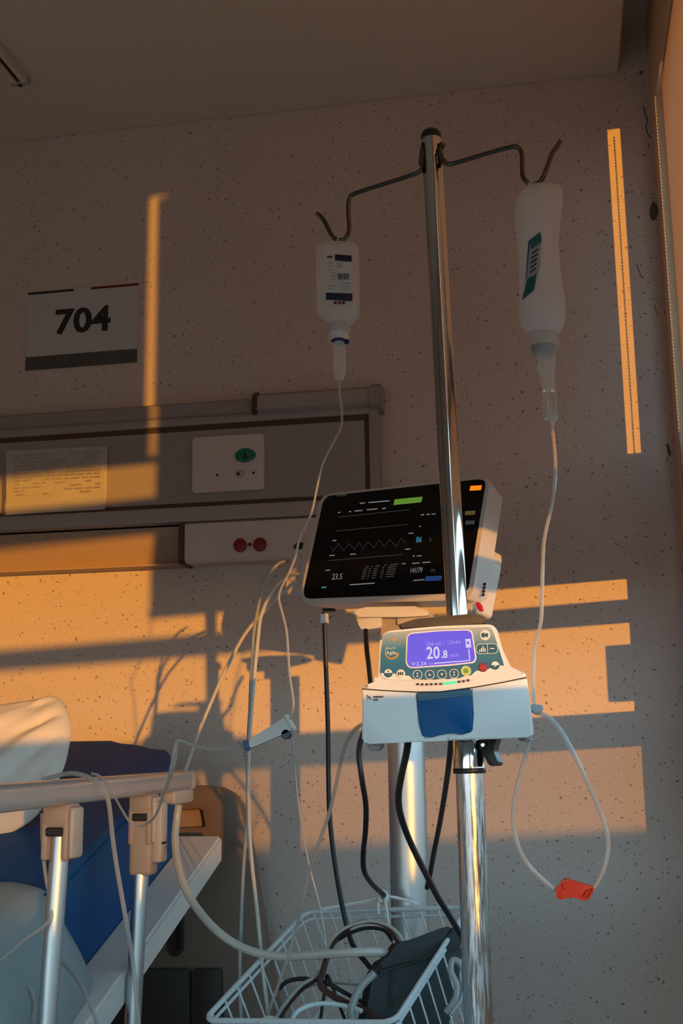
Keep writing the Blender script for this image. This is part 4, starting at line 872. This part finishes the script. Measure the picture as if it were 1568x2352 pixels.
for i in range(3):
    pts = []
    for t in range(12):
        a = t/11*2*math.pi*1.2+i*2; pts.append(P(879+9*math.cos(a)*(1-.2*i), 2060+15*math.sin(a)*(.8), -.775+.012*math.sin(a*1.5+i)))
    tube(bm, spline(pts, 3), .0032, 6)
tube(bm, spline(pxpath([(880, 2058, -.77), (850, 2068, -.775), (800, 2078, -.78), (740, 2088, -.785)]), 4), .0028, 6)
tube(bm, spline(pxpath([(880, 2058, -.77), (910, 2062, -.765), (945, 2072, -.76), (960, 2078, -.76)]), 4), .0026, 6)
tube(bm, spline(pxpath([(882, 2062, -.78), (888, 2090, -.79), (893, 2130, -.80)]), 4), .002, 6); tube(bm, spline(pxpath([(872, 2062, -.78), (868, 2080, -.79), (870, 2098, -.79)]), 4), .0022, 6)
finish('gauze_knot', bm, m_gauze, gz)
# blood pressure cuff pouch leaning in the basket
YC = -.93
FC = Frame(P(960, 2240, YC), psi=math.radians(-32), tau=math.radians(14))
cu_ = thing('pressure_cuff', FC.o, 'dark green-grey fabric pressure cuff leaning in the wire basket', 'cuff')
UC = lambda pts: pxpoly(FC, pts)
body = [(832, 2375), (846, 2300), (852, 2262), (858, 2230), (885, 2203), (1012, 2188), (1042, 2160), (1062, 2172), (1052, 2260), (1020, 2400), (840, 2420)]
finish('cuff_body', prism(B(), FC, roundpoly(UC(body), .006, 4), -.028, 0, .005, 3), m_cuff, cu_)
finish('cuff_flap', prism(B(), FC, roundpoly(UC([(866, 2230), (872, 2206), (888, 2198), (1012, 2164), (1040, 2128), (1060, 2142), (1054, 2178), (1014, 2190)]), .004, 3), -.026, .004, .003, 2), M('cuff_flap_fabric', (.024, .023, .023), .75, bump=.4, bscale=500), cu_)
finish('cuff_opening', prism(B(), FC, roundpoly(UC([(886, 2200), (912, 2164), (945, 2158), (1024, 2128), (1034, 2134), (1013, 2163)]), .003, 3), -.022, .0048, .002, 1), m_cuffd, cu_)
finish('cuff_strap', prism(B(), FC, UC([(870, 2231), (1010, 2190), (1012, 2193), (868, 2236)]), 0, .0056), m_cuffd, cu_, smooth=False)
a, b = FC.un(904, 2318); text('cuff_lettering', 'CRITTER', FC, a, b, .0012, .009, m_cuffd, cu_, 'LEFT', 0, .0004, 1.0, 0.0, math.radians(80))

# loose leads coiled in the basket
def lead(name, pts, r, m, label, grp=None, cat='cable', k=5, sides=8):
    return tag(finish(name, tube(B(), spline(pxpath(pts), k), r, sides), m), label, cat, grp)
lead('sensor_cable', [(640, 2352, -.98), (655, 2318, -.95), (690, 2275, -.92), (735, 2240, -.9), (755, 2195, -.88), (768, 2165, -.86), (800, 2130, -.85), (838, 2117, -.86), (880, 2124, -.87), (905, 2150, -.88), (918, 2180, -.9)], .0032, m_brcable, 'dark brown lead arching highest among the coils in the basket')
lead('sensor_cable', [(742, 2200, -.87), (752, 2170, -.88), (780, 2140, -.88), (815, 2122, -.88), (855, 2116, -.88), (895, 2128, -.89), (920, 2152, -.9), (928, 2180, -.91)], .0024, m_cream, 'pale lead arching beside the dark brown one in the basket')
lead('sensor_cable', [(750, 2200, -.93), (742, 2230, -.94), (735, 2262, -.95), (760, 2285, -.96), (800, 2305, -.97), (840, 2320, -.98), (870, 2345, -.99)], .0045, m_brcable, 'thick dark lead crossing the basket floor to the cuff')
lead('sensor_cable', [(640, 2272, -.93), (660, 2254, -.93), (700, 2248, -.93), (750, 2258, -.94), (800, 2285, -.95), (850, 2310, -.97)], .0032, m_bcable, 'black lead curving low across the left of the basket')
lead('sensor_cable', [(766, 2165, -.85), (800, 2145, -.86), (840, 2132, -.86), (880, 2136, -.87), (900, 2160, -.88)], .0028, m_bcable, 'thin black lead under the tall brown arch in the basket')
lead('sensor_cable', [(625, 2352, -.99), (650, 2312, -.97), (688, 2266, -.95), (720, 2245, -.94), (745, 2218, -.92), (758, 2196, -.91)], .0028, m_gcable, 'light grey lead rising from the basket front towards the arches')
lead('sensor_cable', [(666, 2352, -1.05), (680, 2326, -1.03), (710, 2310, -1.01), (750, 2305, -.99), (800, 2312, -.99), (830, 2322, -1.0)], .0034, m_basket, 'white lead looped at the front of the basket floor')
lead('sensor_cable', [(590, 2360, -1.08), (602, 2346, -1.07), (620, 2340, -1.06), (640, 2346, -1.06), (655, 2360, -1.07)], .0040, m_cream, 'short white loop of lead poking over the basket front rim')
lead('sensor_cable', [(815, 2352, -1.0), (806, 2330, -1.0), (812, 2300, -.99), (830, 2265, -.98), (860, 2235, -.97)], .0058, m_gcable, 'thick grey hose beside the left edge of the cuff')
lead('sensor_cable', [(1035, 2330, -1.0), (1060, 2290, -.99), (1068, 2250, -.98), (1058, 2215, -.98), (1040, 2205, -.98), (1035, 2230, -.99), (1048, 2262, -.99), (1045, 2295, -1.0), (1024, 2325, -1.0)], .0045, m_gcable, 'grey hose coil behind the cuff at the right of the basket')
lead('sensor_cable', [(735, 2352, -.93), (740, 2310, -.92), (748, 2265, -.91), (752, 2240, -.91), (772, 2290, -.92), (795, 2350, -.94)], .0024, m_bcable, 'thin black lead hanging down through the basket middle')
lead('sensor_cable', [(690, 2275, -.9), (720, 2262, -.9), (770, 2258, -.9), (820, 2262, -.9), (860, 2265, -.9)], .0018, m_gcable, 'thin grey lead along the back of the basket floor')

# hanging leads
lead('spo2_cable', [(652, 1290, -.80), (638, 1296, -.82), (618, 1318, -.84), (603, 1345, -.86), (596, 1380, -.87), (588, 1420, -.88), (582, 1460, -.88), (580, 1510, -.88), (576, 1560, -.88), (574, 1620, -.88), (570, 1690, -.88), (568, 1760, -.88), (569, 1830, -.88), (566, 1900, -.88), (560, 1980, -.88), (556, 2060, -.88), (553, 2140, -.88), (551, 2200, -.88), (552, 2300, -.9), (556, 2360, -.9)], .0027, m_gcable, 'pale grey lead hanging straight down, left strand of the pair', 'paired monitor leads')
lead('spo2_cable', [(684, 1318, -.74), (655, 1326, -.80), (630, 1350, -.84), (612, 1382, -.87), (598, 1420, -.885), (592, 1470, -.89), (586, 1530, -.89), (581, 1590, -.89), (576, 1650, -.89), (572, 1720, -.89), (570, 1790, -.89), (571, 1850, -.89), (573, 1910, -.89), (579, 1990, -.89), (588, 2070, -.89), (595, 2140, -.89), (602, 2220, -.89), (612, 2300, -.9), (618, 2360, -.91)], .0030, m_cream, 'cream lead hanging straight down, right strand of the pair', 'paired monitor leads')
lead('spo2_cable', [(682, 1332, -.72), (655, 1356, -.72), (620, 1390, -.72), (585, 1428, -.72), (560, 1460, -.72), (535, 1505, -.72), (510, 1555, -.72), (486, 1610, -.72), (465, 1660, -.72), (448, 1705, -.72), (434, 1745, -.72), (424, 1772, -.74)], .0032, m_cream, 'cream lead sloping from the monitor down to the bed rail end')
lead('power_cable', [(744, 1405, -.78), (745, 1440, -.78), (747, 1500, -.78), (750, 1580, -.78), (753, 1680, -.78), (754, 1780, -.78), (756, 1860, -.79), (762, 1930, -.80), (770, 1990, -.81), (780, 2050, -.82), (792, 2110, -.83), (810, 2170, -.84), (840, 2210, -.86), (862, 2236, -.88)], .0040, m_bcable, 'black lead hanging from the monitor underside into the basket')
pc_ = bpy.data.objects['power_cable']; finish('plug_body', prism(B(), Frame(P(743, 1420, -.78)), pxpoly(Frame(P(743, 1420, -.78)), [(736, 1411), (752, 1409), (753, 1431), (736, 1433)]), -.008, .008, .002, 1), m_mon, pc_)
lead('power_cable', [(840, 1448, -.80), (842, 1490, -.85), (848, 1540, -.9), (852, 1600, -1.0), (842, 1660, -1.0), (828, 1702, -1.0), (824, 1735, -1.0), (831, 1790, -1.0), (840, 1850, -.98), (839, 1910, -.96), (834, 1960, -.93), (836, 2000, -.9), (850, 2025, -.86), (866, 2042, -.82), (882, 2056, -.79)], .0040, m_bcable, 'black lead running behind the pump to the gauze knot')
lead('power_cable', [(938, 1690, -1.30), (934, 1725, -1.28), (922, 1780, -1.22), (915, 1825, -1.18), (918, 1865, -1.14), (934, 1915, -1.1), (958, 1968, -1.08), (982, 2015, -1.06), (1005, 2060, -1.04), (1030, 2100, -1.02), (1056, 2145, -1.0), (1066, 2165, -.99)], .0044, m_bcable, 'black lead curving from under the pump across the silver column')
lead('power_cable', [(1036, 1700, -1.22), (1030, 1760, -1.15), (1020, 1830, -1.05), (1008, 1900, -.95), (996, 1960, -.88), (988, 2005, -.84), (980, 2040, -.82)], .0038, m_bcable, 'straight black lead slanting behind the chrome stand')
lead('thin_line', [(668, 1690, -1.2), (672, 1720, -1.18), (680, 1800, -1.1), (690, 1880, -1.05), (702, 1950, -1.0), (718, 2020, -.97), (735, 2085, -.95), (746, 2150, -.93), (750, 2200, -.92)], .0011, m_tube2, 'hair-thin line falling from the roller clamp into the basket', None, 'tube')
lead('cuff_hose', [(410, 1848, -.80), (405, 1885, -.80), (402, 1930, -.82), (408, 1985, -.85), (425, 2040, -.88), (455, 2090, -.90), (495, 2135, -.92), (540, 2168, -.93), (590, 2188, -.94), (650, 2197, -.95), (720, 2193, -.96), (800, 2188, -.97), (866, 2187, -.95), (905, 2194, -.90)], .0062, m_cream, 'thick cream hose sagging from the bed rail to the cuff')
lead('bed_tube', [(98, 1790, -1.14), (130, 1782, -1.16), (165, 1776, -1.165), (200, 1784, -1.165), (226, 1800, -1.17), (244, 1825, -1.17), (252, 1860, -1.17), (258, 1920, -1.16), (268, 1990, -1.15), (280, 2060, -1.14), (292, 2130, -1.13), (304, 2200, -1.12), (312, 2280, -1.12), (318, 2360, -1.12)], .0032, m_tube, 'clear tube draped over the bed rail hanging between the posts', None, 'tube')
lead('bed_tube', [(97, 1868, -1.16), (97, 1920, -1.16), (101, 1980, -1.16), (108, 2030, -1.16), (118, 2075, -1.165), (118, 2105, -1.17), (100, 2128, -1.18), (60, 2156, -1.19), (20, 2190, -1.2), (-20, 2220, -1.2)], .0026, m_tube, 'clear tube hanging left of the left rail post', None, 'tube')
lead('bed_tube', [(60, 2145, -1.0), (85, 2160, -1.03), (120, 2195, -1.06), (155, 2222, -1.08), (185, 2262, -1.10), (208, 2310, -1.12), (226, 2360, -1.13)], .0026, m_gcable, 'grey tube crossing the quilt behind the left rail post', None, 'tube')
lead('bed_tube', [(-20, 2246, -1.13), (25, 2246, -1.12), (55, 2256, -1.12), (74, 2280, -1.12), (80, 2310, -1.12), (74, 2340, -1.13), (64, 2365, -1.14)], .0022, m_tube, 'clear tube loop lying on the quilt in the lower left corner', None, 'tube')

# ------------------------------------------------------------------ hospital bed
bd = thing('hospital_bed', (-1.25, -.9, 0), 'hospital bed with blue mattress, silver side rail and taupe headboard', 'bed')
XRAIL = -.681; zr0_, zr1_ = .8775, .9115
# headboard with hand slot
YHD = -.14
Fh = Frame(P(480, 2000, YHD))
outl = [(300, 1820), (400, 1812), (470, 1811), (505, 1815), (530, 1828), (548, 1850), (558, 1890), (572, 1960), (592, 2080), (612, 2200), (640, 2352), (650, 2440), (-700, 2440), (-700, 1830)]
slot = [(395, 1856), (462, 1852), (472, 1858), (479, 1896), (474, 1904), (395, 1908)]
def curve_plate(name, F, loops, c0, c1, m, par, bev=.003):
    cu = bpy.data.curves.new('pl', 'CURVE'); cu.dimensions = '2D'; cu.fill_mode = 'BOTH'; cu.extrude = (c1-c0)/2-bev; cu.bevel_depth = bev; cu.bevel_resolution = 2
    for lp in loops:
        sp = cu.splines.new('POLY'); sp.points.add(len(lp)-1); sp.use_cyclic_u = True
        for p_, (a_, b_) in zip(sp.points, lp): p_.co = (a_, b_, 0, 1)
    ob = bpy.data.objects.new('pl', cu); COL.objects.link(ob); dg = bpy.context.evaluated_depsgraph_get()
    me = bpy.data.meshes.new_from_object(ob.evaluated_get(dg)); bpy.data.objects.remove(ob)
    bm = B(); bm.from_mesh(me); bpy.data.meshes.remove(me); bm.transform(F.mat(0, 0, (c0+c1)/2))
    bmesh.ops.remove_doubles(bm, verts=bm.verts, dist=1e-5)
    return finish(name, bm, m, par)
hb = curve_plate('headboard', Fh, [pxpoly(Fh, outl), pxpoly(Fh, slot)], -.035, .012, m_head, bd, .006)
finish('slot_liner', prism(B(), Fh, pxpoly(Fh, [(390, 1850), (484, 1846), (484, 1910), (390, 1912)]), -.034, -.018), m_cove, hb)
finish('vent_slot', prism(B(), Fh, roundpoly(pxpoly(Fh, [(388, 2080), (424, 2076), (424, 2180), (412, 2196), (398, 2196), (388, 2182)], .01), .006), .010, .016, .002, 2), m_headd, hb)
finish('vent_gap', prism(B(), Fh, roundpoly(pxpoly(Fh, [(404, 2080), (416, 2079), (416, 2178), (404, 2186)], .016), .003), .014, .0166), m_dark, hb)
finish('lower_cover', prism(B(), Fh, roundpoly(pxpoly(Fh, [(200, 2222), (440, 2222), (440, 2440), (200, 2440)], .01), .006), .010, .022, .004, 2), m_headd, hb)
finish('lower_cover', prism(B(), Fh, roundpoly(pxpoly(Fh, [(446, 2222), (512, 2222), (520, 2440), (446, 2440)], .01), .006), .010, .026, .004, 2), m_headd, hb)
# raised back section: deck, mattress
SL = .314; XD = -.70
def zdeck(y): return .7715+.005+SL*(y+.311)
deck = [(-.311, 0), (-.311, -.052), (-1.9, -.052), (-1.9, 0)]
bm = B(); vs = []
for x in (-1.62, XD):
    vs.append([bm.verts.new((x, y, zdeck(y)+dz)) for y, dz in deck])
for i in range(4):
    j = (i+1) % 4; bm.faces.new((vs[0][i], vs[0][j], vs[1][j], vs[1][i]))
bm.faces.new(vs[0]); bm.faces.new(list(reversed(vs[1])))
bmesh.ops.bevel(bm, geom=list(bm.edges), offset=.005, segments=2, affect='EDGES')
finish('back_deck', bm, m_bed, bd)
XM = -.77; RC = .19; MT = .185
nrm = Vector((0, -SL, 1)).normalized()
def zmt(y): return .9133+SL*(y+.452)
ol = [(-1.60, -1.95), (XM, -1.95), (XM, -.272-RC)]
for i in range(1, 10):
    a = math.radians(90*i/9); ol.append((XM-RC+RC*math.cos(a), -.272-RC+RC*math.sin(a)))
ol += [(-1.60+RC, -.272)]
for i in range(1, 10):
    a = math.radians(90+90*i/9); ol.append((-1.60+RC+RC*math.cos(a), -.272-RC+RC*math.sin(a)))
bm = B(); tp = [bm.verts.new((x, y, zmt(y))) for x, y in ol]; bt_ = [bm.verts.new(Vector((x, y, zmt(y)))-nrm*MT) for x, y in ol]
ft = bm.faces.new(tp); fb = bm.faces.new(list(reversed(bt_)))
for i in range(len(ol)):
    j = (i+1) % len(ol); bm.faces.new((tp[j], tp[i], bt_[i], bt_[j]))
bmesh.ops.bevel(bm, geom=list(ft.edges)+list(fb.edges), offset=.018, segments=3, affect='EDGES')
finish('mattress', bm, m_matt, bd, label='blue vinyl mattress')
# base frame below
finish('base_frame', box(B(), (-1.55, -2.3, .26), (-.80, -.2, .33), .01, 2), m_headd, bd)
for x in (-1.50, -.88):
    for y in (-2.2, -.28): finish('castor_leg', box(B(), (x-.03, y-.03, 0), (x+.03, y+.03, .262), .008, 2), m_headd, bd)
finish('back_support', box(B(), (-1.45, -1.2, .325), (-1.3, -.9, .50), .01, 1), m_headd, bd); finish('back_support', box(B(), (-1.0, -1.2, .325), (-.88, -.9, .50), .01, 1), m_headd, bd)
# side rail
finish('rail_bar', box(B(), (XRAIL-.017, -2.1, zr0_), (XRAIL+.017, P(428, 1790, -.6).y, zr1_), .009, 3), m_rail, bd)
yr = -.6
finish('rail_end_cap', box(B(), (XRAIL-.0175, yr-.035, zr0_-.0006), (XRAIL+.0175, yr+.003, zr1_+.0006), .009, 3), m_brk2, bd)
finish('rail_end_bracket', box(B(), (XRAIL-.015, yr-.11, zr0_-.022), (XRAIL+.014, yr-.004, zr0_+.004), .006, 2), m_brk2, bd)
XPO = -.680
def post(y, zt_, zcov, sleeve):
    p = finish('rail_post', tube(B(), [Vector((XPO-.012, y-.03, .30)), Vector((XPO, y, zt_))], .0128, 22), m_alu, bd)
    return p
y1_ = -1.150; y2_ = -.825
post(y1_, .868, 0, 0); post(y2_, .868, 0, 0)
# brackets: U-shaped shells with a dark mouth and a cap
def ubracket(y, zb, nm, w=.0195):
    bm = B(); 
    box(bm, (XRAIL-w, y-.022, zr0_-.030), (XRAIL+w, y+.022, zr0_+.003), .006, 2)
    box(bm, (XRAIL-w, y-.022, zb), (XRAIL-w+.010, y+.022, zr0_-.02), .004, 2); box(bm, (XRAIL+w-.010, y-.022, zb), (XRAIL+w, y+.022, zr0_-.02), .004, 2)
    o = finish(nm, bm, m_brk, bd)
    finish('bracket_mouth', box(B(), (XRAIL-.014, y-.0225, zr0_-.04), (XRAIL+.014, y+.015, zr0_-.028), .002, 1), m_dark, o)
    finish('bracket_cap', box(B(), (XRAIL+w-.002, y-.018, zb+.002), (XRAIL+w+.006, y+.02, zr0_-.002), .005, 2), m_brk2, o)
    return o
ubracket(y1_, .806, 'post_bracket'); ob2 = ubracket(y2_, .800, 'post_bracket')
finish('post_sleeve', box(B(), (XRAIL-.019, y2_-.020, .752), (XRAIL+.020, y2_+.018, .846), .008, 3), m_brk, bd)
finish('sleeve_latch', box(B(), (XRAIL+.018, y2_-.014, .772), (XRAIL+.036, y2_+.016, .868), .006, 2), m_brk2, bd)
finish('latch_notch', box(B(), (XRAIL+.0345, y2_-.012, .801), (XRAIL+.0365, y2_+.006, .8045)), m_dark, bd, smooth=False)
# pillow
def blob(name, c, r, rot, m, lab, cat, seed, sq=2.6, amp=.014):
    bm = B(); bmesh.ops.create_uvsphere(bm, u_segments=72, v_segments=48, radius=1)
    for v in bm.verts:
        x, y, z = v.co
        f = lambda t: math.copysign(abs(t)**.52, t)
        p = Vector((f(x)*r[0], f(y)*r[1], math.copysign(abs(z)**.8, z)*r[2]))
        n_ = noise.noise(Vector((x*2.2+seed, y*5, z*5)))*amp + abs(noise.noise(Vector((x*4+z*5, y*3+seed, z*1.5))))*amp*.9
        v.co = p+v.co.normalized()*n_
    bm.transform(Matrix.Translation(c) @ rot.to_matrix().to_4x4())
    return tag(finish(name, bm, m), lab, cat)
from mathutils import Euler
Fp = Frame(P(0, 1775, -.70), tau=math.radians(33))
op = pxpoly(Fp, [(163, 1690), (160, 1650), (148, 1618), (130, 1602), (105, 1606), (60, 1616), (0, 1628), (-120, 1640), (-320, 1655), (-410, 1685), (-430, 1780), (-390, 1890), (-250, 1935), (-100, 1936), (0, 1922), (50, 1898), (80, 1876), (105, 1845), (135, 1790), (152, 1745)])
op = [(v.x, v.y) for v in spline([Vector((a, b, 0)) for a, b in op+[op[0]]], 6)][:-1]
pca, pcb = Fp.un(-120, 1785)
bm = B(); NR = 26; sides_ = []
for sgn, th in ((1, .062), (-1, .050)):
    rings = []
    for i in range(1, NR+1):
        r = math.sin(math.pi/2*i/NR); ring_ = []
        for (a, b) in op:
            aa, bb = pca+(a-pca)*r, pcb+(b-pcb)*r
            h = th*(max(0, 1-r**2.4))**.62
            fold = abs(noise.noise(Vector(((aa-bb*.9)*16, (aa+bb)*3.5, 2.0+sgn))))*.034 + noise.noise(Vector((aa*9, bb*9, 9)))*.012
            h += (fold-.010)*min(1, (1-r)*5)
            ring_.append(bm.verts.new(Fp.w(aa, bb, sgn*h)) if not (sgn < 0 and i == NR) else sides_[0][-1][len(ring_)])
        rings.append(ring_)
    c0_ = bm.verts.new(Fp.w(pca, pcb, sgn*th)); n = len(op); sides_.append(rings)
    for k in range(n): bm.faces.new((c0_, rings[0][k], rings[0][(k+1) % n]))
    for i in range(NR-1):
        for k in range(n): bm.faces.new((rings[i][k], rings[i+1][k], rings[i+1][(k+1) % n], rings[i][(k+1) % n]))
tag(finish('pillow', bm, m_pillow, auto=80), 'plump creased white pillow leaning at the head of the blue mattress', 'pillow')
# quilt folded over the lower part of the mattress and hanging over its side
prof = [(-1.60, .020), (-1.3, .028), (-1.0, .026), (-.86, .024), (-.80, .020), (-.772, .012), (-.752, -.012), (-.738, -.06), (-.722, -.11), (-.716, -.150), (-.716, -.172), (-.724, -.186)]
prof = [(v.x, v.z) for v in spline([Vector((x, 0, z)) for x, z in prof], 4)]
bm = B(); g = []; ny_ = 60
for j in range(ny_+1):
    row = []
    for i, (x, dz) in enumerate(prof):
        t = max(0, (.04-dz)/.22); ys = -1.0+.10*t+(.03 if x < -1.1 else 0)*0; y = ys+(-1.95-ys)*j/ny_
        edge = math.exp(-j*.9); w_ = noise.noise(Vector((x*9, y*4.5, 1.7)))*.016+noise.noise(Vector((x*4+y*13, y*7, 5)))*.010
        drop = edge*.012
        zb_ = zmt(y)+dz+w_*(1 if x < -.76 else .2)-drop*(1 if x < -.76 else 0); xo = (w_*.7-edge*.012) if x > -.77 else 0
        row.append(bm.verts.new((min(x+xo, -.702), y, zb_)))
    g.append(row)
for j in range(ny_):
    for i in range(len(prof)-1): bm.faces.new((g[j][i], g[j][i+1], g[j+1][i+1], g[j+1][i]))
bmesh.ops.solidify(bm, geom=list(bm.faces), thickness=.010)
tag(finish('quilt', bm, m_quilt, auto=80), 'white quilt draped over the lower mattress and hanging down its side', 'quilt')
